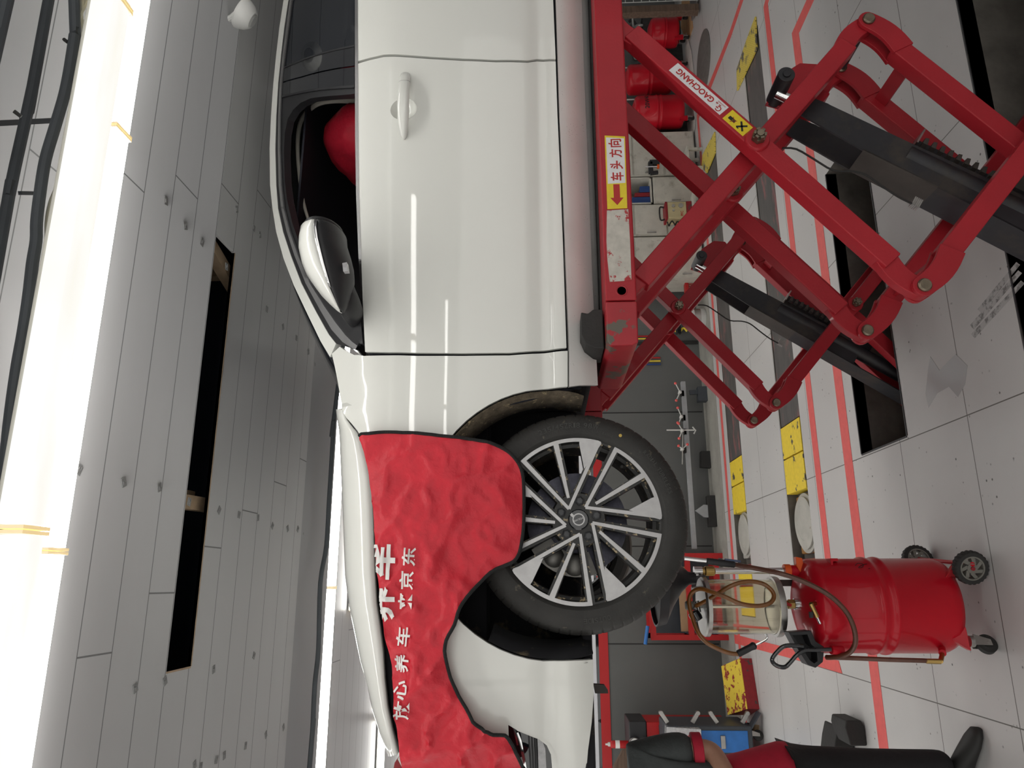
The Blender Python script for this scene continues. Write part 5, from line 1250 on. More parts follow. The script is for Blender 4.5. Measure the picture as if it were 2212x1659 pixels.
MB().cyl(cp(2000, 1428, 3.13), cp(2032, 1429, 3.12), .010, n=14).cyl(cp(2032, 1429, 3.12), cp(2036, 1410, 3.16), .009, n=14).build('hose_elbow', M['brass'], t)
MB().cyl(cp(2036, 1411, 3.15), cp(2034, 1400, 3.20), .014, n=14).build('drum_port', M['cartred'], t)
# tool cradle and hook handle
cr = lambda x, y: cp(x, y, 3.14)
MB().ring([cr(x, y) for x, y in ((1704, 1366), (1752, 1362), (1762, 1385), (1781, 1398), (1778, 1430), (1762, 1443), (1745, 1436), (1722, 1400))], [cr(x, y) for x, y in ((1712, 1373), (1744, 1371), (1752, 1392), (1764, 1402), (1766, 1428), (1759, 1433), (1750, 1426), (1731, 1398))], (0, .075, .0)).build('tool_cradle', M['satin'], t, bevel=.003)
MB().prism([cr(x, y) + P3(0, .07, 0) for x, y in ((1708, 1369), (1752, 1366), (1775, 1398), (1770, 1432), (1750, 1432), (1724, 1398))], (0, .012, 0)).build('cradle_back', M['satin'], t)
MB().tube(smoothline([cp(*q, 3.12) for q in ((1795, 1403), (1760, 1404), (1738, 1405), (1722, 1414), (1706, 1432), (1695, 1441), (1678, 1438), (1668, 1428), (1672, 1416), (1690, 1398), (1708, 1394), (1735, 1396))], 4), .0085, 10).build('hook_handle', M['gloss'], t)
MB().cyl(cp(1795, 1404, 3.13), cp(1820, 1405, 3.14), .017, n=16).build('handle_socket', M['cartred'], t)
# air fitting, hook bracket, scribble
f = cp(1765, 1303, 3.17)
MB().cyl(f, f + P3(0, -.03, .012), .012, n=14).build('fitting_base', M['cartred'], t)
a, b = cp(1752, 1305, 3.12), cp(1772, 1348, 3.11)
MB().cyl(f + P3(0, -.02, .01), a, .009, n=12).cyl(a, a.lerp(b, .68), .0095, n=8).build('air_valve', M['brass'], t)
MB().cyl(a.lerp(b, .66), b, .0055, n=12).build('air_nipple', M['chrome'], t)
MB().obox(cp(1752, 1328, 3.11), P3(.012, 0, 0), P3(0, .007, 0), P3(0, 0, .007)).build('valve_lever', M['satin'], t, bevel=.002)
q = lambda x, y: cp(x, y, 3.20)
MB().prism([q(x, y) for x, y in ((1793, 1206), (1810, 1206), (1812, 1212), (1800, 1213), (1800, 1220), (1816, 1222), (1814, 1230), (1797, 1229))], (0, .05, 0)).build('hook_bracket', M['cartred'], t, bevel=.002)
P = [cp(x, y, 3.26) for x, y in ((1842, 1214), (1850, 1211), (1858, 1212), (1866, 1217), (1860, 1220), (1846, 1217), (1838, 1212), (1854, 1209), (1872, 1214), (1880, 1220))]
def ondrum(p): a = math.atan2(-(3.15 - CYc), p.x - CXc); return p
pts = []
for k, (x, y) in enumerate(((1838, 1216), (1846, 1211), (1856, 1213), (1852, 1219), (1842, 1221), (1850, 1216), (1866, 1213), (1872, 1220), (1862, 1223))):
    p = cp(x, y + 6, 3.24); dx = max(-.99, min(.99, (p.x - CXc) / (CR + .001))); pts.append(P3(p.x, CYc - (CR + .0012) * math.sqrt(1 - dx*dx), p.z))
MB().tube(smoothline(pts, 3), .0012, 5).build('scribble', M['black_ink'], DRUM, label='black marker scribble')
# ================================================================ old drums in the corner beyond the lift
def small_drum(px, py, Y, rpx, z0, hgt, label, txt=None, worn=False, pole=True):
    c = onY(px, py, Y); r = rpx
    t2 = thing('oil_drainer', label, 'oil drainer', (c.x, Y, 0), 'oil drainers in the corner')
    d_ = drum_body(c.x, Y, z0, z0 + hgt, r, t2)
    for sx, sy in ((-.8, -.5), (.8, -.5), (0, .8)):
        caster((c.x + sx*r, Y + sy*r, .012), .032, t2); MB().box(c.x + sx*r - .02, c.x + sx*r + .02, Y + sy*r - .02, Y + sy*r + .02, .088, z0 + .06).build('leg_bracket', M['cartred'], t2)
    if pole:
        MB().cyl((c.x + r*.9, Y - .02, z0 + hgt*.1), (c.x + r*.9, Y - .02, z0 + hgt + .3), .013, n=12).build('pole', M['dullmetal'], t2)
    if txt:
        mb = MB(); V, F = textmesh(txt, 1, .02, .1); w0 = max(v[0] for v in V) - min(v[0] for v in V); h0 = max(v[1] for v in V) - min(v[1] for v in V)
        vs = []
        for a, b in V:
            an = -PI/2 + .15 + (a / w0 * .19) / r; rr = r + .0015; vs.append((c.x + rr*math.cos(an), Y + rr*math.sin(an), z0 + hgt*.78 + b / h0 * .05))
        mb.add(vs, F).build('handwriting', M['black_ink'], d_, weld=False)
    return t2
small_drum(1430, 243, 7.45, .19, .12, .55, 'red oil drainer with black handwriting, first from the cream cabinets', '20W40')
small_drum(1400, 172, 7.55, .175, .20, .52, 'dull red oil drainer with pipe elbow, second from the cream cabinets', None)
small_drum(1430, 72, 7.36, .17, .13, .32, 'short red oil drainer nearest the wire mesh crate', None, pole=False)
# ================================================================ things along the back wall
YB1 = 7.80
W = lambda x, y, Y=YB1: onY(x, y, Y)
# alignment gauge beam with star handles
t = thing('gauge_beam', 'long grey wheel alignment beam with red knobbed handles by the wall', 'gauge beam', W(1490, 1000))
a, b = W(1475, 825), W(1500, 1186); MB().bar(a, b, .05, .048, (0, 1, 0)).build('beam', M['galv'], t, bevel=.003)
for hub, tips in (((1469, 847), ((1459, 828), (1461, 865))), ((1472, 900), ((1464, 881), (1466, 915))), ((1474, 930), ((1464, 913), (1467, 947))), ((1474, 970), ((1466, 963), (1485, 960)))):
    h = W(*hub, YB1 - .08); c = MB().ball(h, .020, 14, 8).cyl(h, h + P3(.0, .06, -.0), .014, n=10)
    for q in tips: c.cyl(h, W(*q, YB1 - .08), .006, n=8)
    s_ = c.build('star_handle', M['speaker'], t); m2 = MB()
    for q in tips: m2.ball(W(*q, YB1 - .08), .0155, 12, 8)
    m2.build('red_knobs', M['tapered'], s_)
    MB().obox(h + P3(.0, .075, -.035), P3(.032, 0, 0), P3(0, .02, 0), P3(0, 0, .018)).build('sliding_block', M['rubber'], t)
MB().tube([W(1440, 929, YB1 - .06), W(1500, 929, YB1 - .06)], .008, 8).tube([W(1496, 922, YB1 - .06), W(1503, 930, YB1 - .06), W(1499, 937, YB1 - .06)], .008, 8).build('hook_rod', M['speaker'], t)
MB().tube([W(1475, 935, YB1 - .07), W(1474, 1003, YB1 - .07)], .007, 8).build('guide_rod', M['dullmetal'], t)
MB().prism([W(1502, 1103, YB1 - .03), W(1520, 1090, YB1 - .03), W(1534, 1091, YB1 - .03), W(1534, 1118, YB1 - .03), W(1521, 1117, YB1 - .03)], (0, .03, 0)).build('foot_bracket', M['galv'], t, bevel=.003)
p = W(1540, 1104, YB1 - .02); MB().box(p.x - .16, p.x + .16, YB1 - .05, YB1 + .05, .004, .085).build('foot_block', M['rubber'], t, bevel=.004)
p = W(1510, 848); MB().bar(W(1490, 848), W(1525, 846), .03, .05).box(p.x - .1, p.x + .06, YB1 - .04, YB1 + .06, .004, .10).build('foot_bracket', M['darkgrey'], t)
p = onZ(1536, 992, 0); MB().prism([(p.x - .09, p.y, .001), (p.x + .09, p.y, .001), (p.x + .09, p.y, .10), (p.x - .08, p.y, .11)], (0, .09, 0)).build('floor_block', M['rubber'], label='dark wedge block on the concrete strip under the gauge beam', cat='block', bevel=.004)
# red framed rack behind the wheel
t = thing('tool_rack', 'red framed dark rack by the wall, seen under the front wheel', 'rack', W(1500, 1310, 7.7)); Yk = 7.62
x0, x1 = W(1450, 1383, Yk).x, W(1450, 1195, Yk).x; zt, zm = W(1408, 1378, Yk).z, W(1491, 1380, Yk).z
mb = MB()
for x in (x0, x1 - .05):
    for y in (Yk, Yk + .28): mb.box(x, x + .05, y, y + .05, 0, zt)
mb.build('posts', M['bandred'], t)
mb = MB()
for z in (zt - .045, zm - .045, .05):
    mb.box(x0, x1, Yk - .002, Yk + .048, z, z + .05); mb.box(x0, x1, Yk + .28, Yk + .33, z, z + .05)
mb.build('rails', M['bandred'], t)
MB().box(x0 + .05, x1 - .05, Yk + .26, Yk + .275, .1, zt - .05).build('back_panel', M['darkgrey'], t); MB().box(x0 + .05, x1 - .05, Yk + .05, Yk + .28, zm - .04, zm).build('shelf', M['darkgrey'], t)
p = W(1470, 1365, Yk); MB().box(p.x, p.x + .62, Yk + .06, Yk + .09, zm + .001, zm + .07).build('timber_plank', M['tan'], label='tan timber plank lying on the red framed rack', cat='plank')
MB().cyl(W(1394, 1392, Yk - .05), W(1399, 1352, Yk - .05), .018, n=12).build('handle_grip', M['bluepanel'], None, label='blue handled squeegee hanging on the red rack side', cat='squeegee') 
# yellow and red wheel ramp
p0, p1 = onZ(1624, 1422, 0), onZ(1641, 1532, 0); t = thing('wheel_ramp', 'chipped yellow and red wheel ramp block on the floor', 'wheel ramp', (p0.x, p0.y, 0))
u = (p1 - p0); n_ = P3(-u.y, u.x, 0).normalized(); n_ = n_ if n_.y > 0 else -n_
o = [p0, p1, p1 + n_*.34, p0 + n_*.34]; h = [.10, .10, .19, .19]
mb = MB().add([q + P3(0, 0, .001) for q in o] + [q + P3(0, 0, z) for q, z in zip(o, h)], [(0,3,2,1),(0,1,5,4),(1,2,6,5),(2,3,7,6),(3,0,4,7)]); mb.build('ramp_body', M['darkred'], t, bevel=.003)
MB().add([q + P3(0, 0, z) for q, z in zip(o, h)] + [q + P3(0, 0, z + .006) for q, z in zip(o, h)], [(4,5,6,7),(0,1,5,4),(1,2,6,5),(2,3,7,6),(3,0,4,7)]).build('ramp_top', M['yellowred'], t)
MB().prism([(v.x, v.y, .001) for v in (onZ(a, b, 0) for a, b in ((1600, 1562), (1640, 1566), (1640, 1590), (1608, 1590)))], (0, 0, .006)).build('cardboard_sheet', M['tan'], label='brown cardboard sheet behind the wheel ramp by the blue trolley', cat='cardboard')
# two rubber wheel chocks near the person
for k, (pts, lb) in enumerate(((((1882, 1612), (1876, 1570), (1868, 1556), (1836, 1556), (1834, 1572), (1846, 1612)), 'worn black rubber chock leaning on another beside the person'), (((1858, 1640), (1850, 1596), (1836, 1578), (1818, 1570), (1812, 1600), (1808, 1640)), 'split black rubber chock lying under the leaning one beside the person'))):
    c = onZ(pts[0][0], pts[0][1], 0); Yq = c.y + .05
    q = [onY(x, y, Yq) for x, y in pts]; m = min(v.z for v in q)
    MB().prism([P3(v.x, Yq, v.z - m + .001) for v in q], (0, .22, 0)).build('rubber_chock', M['rubber'], label=lb, cat='wheel chock', bevel=.008)
# blue trolley and red tool cart at the picture corner
Yt = 6.62; xr = W(1540, 1568, Yt).x
t = thing('equipment_trolley', 'dark grey trolley with bright blue panels behind the person', 'trolley', (xr - .3, Yt, 0))
zt = W(1440, 1570, Yt).z
MB().box(xr - .75, xr, Yt, Yt + .45, .10, zt).build('cabinet', M['darkgrey'], t, bevel=.012)
sl = [W(1432, 1566, Yt), W(1503, 1570, Yt)]
MB().prism([P3(xr - .01, Yt - .004, zt), P3(xr - .26, Yt - .004, zt + .03), P3(xr - .22, Yt - .10, zt - .26), P3(xr - .01, Yt - .10, zt - .26)], (0, .10, 0)).build('sloped_panel', M['lensgrey'], t)
mb = MB(); put_text(mb, 'Z', P3(xr - .10, Yt - .075, zt - .12), (1, 0, 0), (0, .35, 1), height=.12, bold=.06); mb.v = [(x, y - .06, z) for x, y, z in mb.v]; mb.build('red_mark', M['bandred'], t)
MB().box(xr - .20, xr - .035, Yt - .006, Yt, .14, zt - .28).build('blue_panel', M['bluepanel'], t, bevel=.003)
MB().box(xr - .45, xr - .24, Yt - .006, Yt, .14, zt - .1).build('side_panel', mat('navy panel', (.02, .03, .06), .4), t)
p = P3(xr - .12, Yt - .012, zt - .45); MB().box(p.x - .05, p.x + .05, Yt - .022, Yt - .006, p.z - .02, p.z + .02).build('latch', M['dullmetal'], t, bevel=.006)
for k in range(4):
    z = lerp(.16, zt - .02, k / 3); c = P3(xr + .01, Yt + .08, z); up = 1 if k % 2 else -1
    MB().bar(c, c + P3(.075, 0, .05 * up), .03, .032).cyl(c + P3(.075, -.02, .05*up), c + P3(.075, .02, .05*up), .018, n=12).build('clamp_jaw', M['dullmetal'], t, bevel=.002)
for k in range(2):
    c = P3(xr - .36, Yt - .04, .55 - .3*k); MB().bar(c, c + P3(.03, 0, -.12), .03, .04).build('clamp_jaw', M['dullmetal'], t, bevel=.004)
for sx in (.08, .66):
    for sy in (.06, .38): caster((xr - sx, Yt + sy, 0), .042, t)
MB().prism([P3(xr - .02, Yt - .005, .10), P3(xr + .10, Yt - .005, .02), P3(xr + .10, Yt + .1, .02), P3(xr - .02, Yt + .1, .10)], (0, 0, .012)).build('foot_plate', M['darkgrey'], t)
Yr = 7.30; xr2 = W(1400, 1560, Yr).x
t = thing('tool_cart', 'red tool cart with black top tray by the dark wall', 'tool cart', (xr2 - .3, Yr, 0)); z1 = W(1358, 1560, Yr).z
MB().box(xr2 - .7, xr2, Yr, Yr + .4, .12, z1 - .16).build('body', M['bandred'], t, bevel=.006)
MB().box(xr2 - .72, xr2 + .01, Yr - .01, Yr + .41, z1 - .16, z1).build('top_tray', M['satin'], t, bevel=.01)
for k in range(3): MB().box(xr2 - .30, xr2 - .02, Yr - .012, Yr, z1 - .34 - .10*k, z1 - .27 - .10*k).build('drawer', M['satin'], t, bevel=.004)
MB().cyl(P3(xr2 - .12, Yr - .07, z1 - .14), P3(xr2 - .45, Yr - .07, z1 - .14), .018, n=14).build('push_handle', M['dullmetal'], t)
for sx in (.08, .62):
    for sy in (.06, .34): caster((xr2 - sx, Yr + sy, 0), .05, t)
p = W(1346, 1608, Yr + .1); zc = z1 + .001
t2 = thing('spray_can', 'red spray can with white cap standing on the tool cart', 'spray can', (p.x, p.y, zc))
MB().lathe([(0, 0), (.031, 0), (.033, .004), (.033, .145), (.030, .155), (.020, .165), (0, .166)], (p.x, p.y, zc), n=24).build('can', M['bandred'], t2); MB().lathe([(.034, 0), (.034, .04)], (p.x, p.y, zc + .08), n=24).build('label_band', M['white'], t2)
MB().lathe([(0, .21), (.008, .21), (.009, .19), (.018, .185), (.019, .166), (0, .166)], (p.x, p.y, zc), n=16).build('cap', M['speaker'], t2)
p = W(1372, 1606, Yr - .05); MB().lathe([(0, .0), (.05, 0), (.055, .008), (.05, .03), (.044, .022), (0, .01)], p, (0, -1, .2), 28).build('pressure_gauge', M['dullmetal'], label='round steel cup hooked on the tool cart corner', cat='cup')
p = W(1340, 1635, Yr + .2); MB().prism([P3(p.x - .12, p.y, z1 + .001), P3(p.x + .08, p.y, z1 + .001), P3(p.x + .06, p.y, z1 + .04), P3(p.x - .10, p.y, z1 + .14)], (0, .08, 0)).build('wooden_block', M['oldwood'], label='brown wedge shaped wooden holder on the tool cart', cat='holder')
p = W(1362, 1650, Yr); MB().ball(P3(p.x, p.y - .02, z1 - .02), .038).build('yellow_ball', M['yellow'], label='small yellow dome at the edge of the tool cart', cat='dome')

# ================================================================ cream cabinets in the far corner
Yc = 7.42
def cab(y0, y1, xt, xb, label, open_=False, ink=None, split=None):
    xa, xb_ = W(1400, y1, Yc).x, W(1400, y0, Yc).x; z1, z0 = W(xt, (y0+y1)/2, Yc).z, max(.02, W(xb, (y0+y1)/2, Yc).z)
    t = thing('steel_cabinet', label, 'cabinet', ((xa + xb_)/2, Yc, 0), 'cream steel cabinets')
    if open_:
        MB().box(xa, xb_, Yc + .40, Yc + .42, z0, z1).box(xa, xa + .015, Yc, Yc + .4, z0, z1).box(xb_ - .015, xb_, Yc, Yc + .4, z0, z1).box(xa, xb_, Yc, Yc + .4, z0, z0 + .015).box(xa, xb_, Yc, Yc + .4, z1 - .015, z1).build('carcass', M['cabinet'], t)
    else:
        MB().box(xa, xb_, Yc, Yc + .42, z0, z1).build('carcass', M['cabinet'], t, bevel=.003)
        m = split or 2; 
        for k in range(m):
            za, zb_ = lerp(z0, z1, k / m) + .012, lerp(z0, z1, (k+1) / m) - .012
            d = MB().box(xa + .012, xb_ - .012, Yc - .014, Yc - .001, za, zb_).build('door', M['cabinet'], t, bevel=.003)
            MB().bar((xa + .03, Yc - .022, (za + zb_)/2 - .05), (xa + .03, Yc - .022, (za + zb_)/2 + .05), .014, .012).build('handle', M['dullmetal'], d)
            if ink and k == m - 1:
                mb = MB(); c = P3((xa + xb_)/2, Yc - .0155, zb_ - .09); put_text(mb, ink, c, (1, 0, 0), (0, 0, 1), width=.20, height=.075, bold=-.005); mb.build('marker_writing', M['green_ink'], d, weld=False)
    return t, xa, xb_, z0, z1
cab(286, 380, 1300, 1530, 'cream cabinet behind the dark arm, first from the drums', split=3)
tq, xa, xb_, z0, z1 = cab(383, 440, 1300, 1408, 'open cream cabinet bay holding blue bins', True)
cab(383, 440, 1411, 1530, 'grimy cream cabinet under the open bay', split=1)
cab(442, 509, 1300, 1530, 'cream cabinet with green writing, behind the yellow test box', ink='机油', split=3)
cab(512, 600, 1300, 1530, 'cream cabinet with green writing, last before the dark wall', ink='化电路', split=3)
for k, (dx, w_, h_, m, lb) in enumerate(((.02, .09, .20, 'blue', 'tall dark blue box in the open cabinet bay, left one'), (.115, .05, .17, 'darkred', 'red tool case standing in the open cabinet bay'), (.17, .075, .11, 'blue', 'short blue box in the open cabinet bay, right one'))):
    MB().box(xa + dx, xa + dx + w_, Yc + .04, Yc + .22, z0 + .016, z0 + .016 + h_).build('storage_box', M[m], label=lb, cat='box', bevel=.006)
# battery tester, grinder, bag on small shelf boards in front of the cabinets
def stand(p, w_, dpt, label):
    MB().box(p.x - w_/2, p.x + w_/2, Yc - dpt - .05, Yc - .03, p.z - .02, p.z).box(p.x - w_/2 + .02, p.x - w_/2 + .05, Yc - dpt - .03, Yc - dpt, 0, p.z - .02).box(p.x + w_/2 - .05, p.x + w_/2 - .02, Yc - dpt - .03, Yc - dpt, 0, p.z - .02).box(p.x - w_/2 + .02, p.x - w_/2 + .05, Yc - .08, Yc - .05, 0, p.z - .02).box(p.x + w_/2 - .05, p.x + w_/2 - .02, Yc - .08, Yc - .05, 0, p.z - .02).build('low_stand', M['cabinet'], label=label, cat='stand')
p = W(1493, 458, Yc - .2); stand(p, .34, .32, 'low cream stand under the yellow test box')
t = thing('battery_tester', 'yellowed test box with dials and red trim before the cream cabinets', 'tester', (p.x, Yc - .2, p.z + .001))
w2 = .095; MB().box(p.x - w2, p.x + w2, Yc - .26, Yc - .10, p.z + .06, p.z + .26).build('case', mat('yellowed case', (.50, .42, .24), .5, var=.1), t, bevel=.006)
MB().box(p.x - w2 - .004, p.x + w2 + .004, Yc - .262, Yc - .10, p.z + .001, p.z + .059).build('base_trim', M['darkred'], t, bevel=.004); MB().box(p.x - w2 - .004, p.x + w2 + .004, Yc - .262, Yc - .10, p.z + .26, p.z + .285).build('top_trim', M['darkred'], t, bevel=.004)
for dx, dz, r in ((.045, .20, .018), (.045, .12, .026), (-.01, .20, .012)): MB().cyl((p.x + dx, Yc - .26, p.z + dz), (p.x + dx, Yc - .272, p.z + dz), r, n=20).build('dial', M['dullmetal'], t)
mb = MB(); put_text(mb, 'PFC', P3(p.x - .045, Yc - .2612, p.z + .11), (1, 0, 0), (0, 0, 1), width=.06, height=.03, bold=.02); mb.build('lettering', M['red_ink'], t, weld=False)
P = [P3(p.x - w2 - .01 - .05*math.sin(k*.7)**2, Yc - .20 + .03*math.cos(k*1.3), p.z + .03 + .014*k) for k in range(18)]
MB().tube(smoothline(P, 3), .008, 8).build('cable_coil', M['rubber'], t)
MB().tube(smoothline([P3(p.x - .07, Yc - .18, p.z + .285), P3(p.x - .07, Yc - .18, p.z + .33), P3(p.x + .07, Yc - .18, p.z + .33), P3(p.x + .07, Yc - .18, p.z + .285)], 4), .009, 8).build('carry_handle', M['rubber'], t)
p = W(1425, 362, Yc - .12); t = thing('impact_gun', 'black air tool hanging before the first cream cabinet', 'air tool', p)
MB().bar(p + P3(-.07, 0, .10), p + P3(.07, 0, .10), .05, .05).bar(p + P3(-.07, 0, .11), p + P3(-.06, 0, .02), .035, .04).bar(p + P3(.06, 0, .11), p + P3(.06, 0, .0), .05, .06).build('tool_body', M['satin'], t, bevel=.006)
MB().cyl(p + P3(.0, -.02, .02), p + P3(.0, -.02, .16), .010, n=10).build('chuck', M['chrome'], t); MB().obox(p + P3(.0, -.02, .02), P3(.02, 0, 0), P3(0, .015, 0), P3(0, 0, .012)).build('fitting', M['orange'], t)
MB().bar(p + P3(0, .02, .10), P3(p.x, Yc - .001, p.z + .10), .02, .02, (0, 0, 1)).build('hanger', M['dullmetal'], t)
p = W(1445, 360, Yc - .12); q = W(1478, 360, Yc - .12); stand(P3(q.x, 0, q.z - .001), .30, .26, 'low cream stand under the crumpled tan bag')
mb = MB().ball(P3(q.x, Yc - .17, q.z + .085), (.10, .08, .083), 20, 14); mb.v = [tuple(Vector(v) + Vector((1, 1, 1)) * noise.noise(Vector(v) * 16) * .012) for v in mb.v]; mb.v = [(x, y, max(z, q.z + .001)) for x, y, z in mb.v]
mb.build('paper_bag', mat('tan bag', (.46, .36, .27), .8, bump=.5, bscale=20), label='crumpled tan bag before the cream cabinets', cat='bag', sharp=80)
p = onZ(1532, 672, 0); t = thing('canister', 'white plastic canister standing on the concrete strip', 'canister', (p.x, 7.62, .005))
MB().lathe([(0, .005), (.10, .005), (.105, .015), (.105, .17), (.095, .20), (.05, .22), (.035, .23), (.035, .26), (0, .26)], (p.x, 7.62, 0), n=28).build('bottle', M['speaker'], t); MB().lathe([(.1055, .06), (.1055, .13)], (p.x, 7.62, 0), n=28).build('label_band', M['dullmetal'], t); MB().lathe([(0, .285), (.03, .285), (.036, .26), (.036, .245)], (p.x, 7.62, 0), n=20).build('cap', M['bandred'], t)
p = onZ(1518, 612, 0); t = thing('brush_head', 'faded red bristle brush leaning by the canister', 'brush', (p.x, 7.6, .005))
MB().box(p.x - .10, p.x + .10, 7.58, 7.66, .16, .20).build('brush_block', M['bandred'], t, bevel=.005)
mb = MB()
for i in range(10):
    for j in range(4): mb.cyl((p.x - .09 + .02*i, 7.59 + .02*j, .005), (p.x - .09 + .02*i, 7.59 + .02*j, .165), .006, n=6)
mb.build('bristles', mat('faded red bristles', (.50, .14, .12), .8), t)
# wall service pipes
for k, (py, m, lb) in enumerate(((726, 'bandred', 'thin red pipe on the wall, farthest from the gauge beam'), (731.5, 'yellow', 'thin yellow pipe on the wall, farthest from the gauge beam'), (773, 'bandred', 'thin red pipe on the wall, nearer the gauge beam'), (780, 'yellow', 'thin yellow pipe on the wall, nearer the gauge beam'), (787, 'blue', 'thin dark blue pipe on the wall nearest the gauge beam'))):
    p = W(1400, py, YB - .015); MB().cyl((p.x, YB - .013, .45 if k > 1 else .30), (p.x, YB - .013, 1.14), .0085, n=10).build('service_pipe', M[m], label=lb, cat='pipe')
p = W(1400, 741, YB - .015); struct(MB().box(p.x - .02, p.x + .02, YB - .02, YB, .02, 1.15), 'trim_13', M['rubber'])
p = W(1465, 716, YB - .05); t = thing('strap_tool', 'yellow strap tool hanging on the wall beside the pipes', 'strap', p)
MB().tube(smoothline([p + P3(.0, 0, .10), p + P3(.03, 0, .05), p + P3(-.02, 0, 0), p + P3(.04, 0, -.06), p + P3(.0, 0, -.10)], 4), .012, 8).build('strap', M['yellow'], t); MB().obox(p + P3(.02, 0, .0), P3(.05, 0, 0), P3(0, .02, 0), P3(0, 0, .03)).build('buckle', M['gloss'], t)
MB().bar(p + P3(0, .01, .10), P3(p.x, YB, p.z + .10), .015, .015, (0, 0, 1)).build('hook', M['dullmetal'], t)
# sheets, crate and iron scrap in the far corner
q = [onZ(*s_, .02) for s_ in ((1470, -10), (1489, 5), (1494, 60), (1482, 95), (1468, 60))]
MB().prism([P3(v.x, v.y, .001) for v in q], (0, 0, .004)).build('plywood_sheet', M['wood'], label='pale split plywood sheet lying by the short drum', cat='plywood')
q = [onZ(*s_, .02) for s_ in ((1480, 70), (1491, 110), (1497, 165), (1500, 240), (1498, 280), (1487, 330), (1480, 250), (1478, 150))]
MB().prism([P3(v.x, v.y, .0055) for v in q], (0, 0, .004)).build('white_sheet', M['cardwhite'], label='creased white sheet lying under the drum wheels', cat='sheet')
Yw = 6.72; a, b = W(1348, 6, Yw), W(1470, 6, Yw)
t = thing('mesh_crate', 'white wire mesh crate at the picture top edge', 'crate', P3(a.x + .3, Yw, b.z)); mb = MB()
zlo_, zhi = .02, a.z + .25
for k in range(13): z = lerp(zlo_, zhi, k/12); mb.cyl((a.x + .0, Yw, z), (a.x + .6, Yw, z), .005, n=6)
for k in range(11): x = a.x + .06*k; mb.cyl((x, Yw, zlo_), (x, Yw, zhi), .005, n=6)
mb.build('front_mesh', M['speaker'], t); MB().box(a.x - .006, a.x + .60, Yw + .02, Yw + .30, zlo_, zlo_ + .02).build('base', M['dullmetal'], t)
p = W(1400, 22, Yw); MB().box(p.x - .03, p.x + .055, Yw - .01, Yw + .08, .022, 1.1).build('timber_post', M['oldwood'], label='dark timber post beside the wire mesh crate', cat='timber')
for k, (px, py, lb) in enumerate(((1372, 48, 'heap of black iron pipe ends above the short drum'), (1378, 120, 'heap of black greasy pipe elbows between two drums'), (1392, 280, 'coil of greasy black hose beside the handwritten drum'))):
    c = W(px, py, 7.72); rnd = random.Random(k); t = thing('scrap_stand', lb, 'scrap iron', (c.x, 7.72, 0)); zt = c.z - .10
    MB().box(c.x - .16, c.x + .16, 7.74, 7.96, 0, zt).build('iron_box', M['iron'], t)
    for j in range(7):
        x = c.x + rnd.uniform(-.12, .12); y = 7.76 + rnd.uniform(0, .14); P = [P3(x, y, zt), P3(x + rnd.uniform(-.03, .03), y, zt + .06), P3(x + rnd.uniform(-.10, .10), y + rnd.uniform(-.05, .05), zt + .11), P3(x + rnd.uniform(-.14, .14), y, zt + rnd.uniform(.08, .16))]
        MB().tube(smoothline(P, 4), rnd.uniform(.012, .02), 10).build('pipe_elbow', M['iron'] if j % 3 else M['dullmetal'], t)

# ================================================================ the person at the picture corner
def skin(name, chain, mat_, parent, lv=2):
    """chain: list of (key, parent key, xyz, radius)"""
    ks = {k: i for i, (k, *_r) in enumerate(chain)}; me = bpy.data.meshes.new(name)
    me.from_pydata([c[2] for c in chain], [(ks[c[1]], ks[c[0]]) for c in chain if c[1]], [])
    o = bpy.data.objects.new(name, me); COL.objects.link(o); md = o.modifiers.new('skin', 'SKIN'); md.use_smooth_shade = True
    for i, c in enumerate(chain):
        s_ = me.skin_vertices[0].data[i]; r = c[3]; s_.radius = r if isinstance(r, tuple) else (r, r); s_.use_root = (i == 0)
    sb = o.modifiers.new('sub', 'SUBSURF'); sb.levels = sb.render_levels = lv
    me.materials.append(M[mat_]); put(o, parent); return o
YP = 3.42; ex = onY(1536, 1604, YP - .03); bx_ = ex.x - .20
t = thing('person', 'person in dark grey shirt with red trim and black trousers, arm bent', 'person', (bx_, YP, 0))
px_ = bx_
sh = P3(px_ + .155, YP, 1.375); el = ex + P3(-.028, .02, 0); wr = P3(px_ - .02, YP - .20, .985)
sh2 = P3(px_ - .185, YP, 1.375); el2 = P3(px_ - .25, YP - .02, 1.08); wr2 = P3(px_ - .10, YP - .22, 1.0)
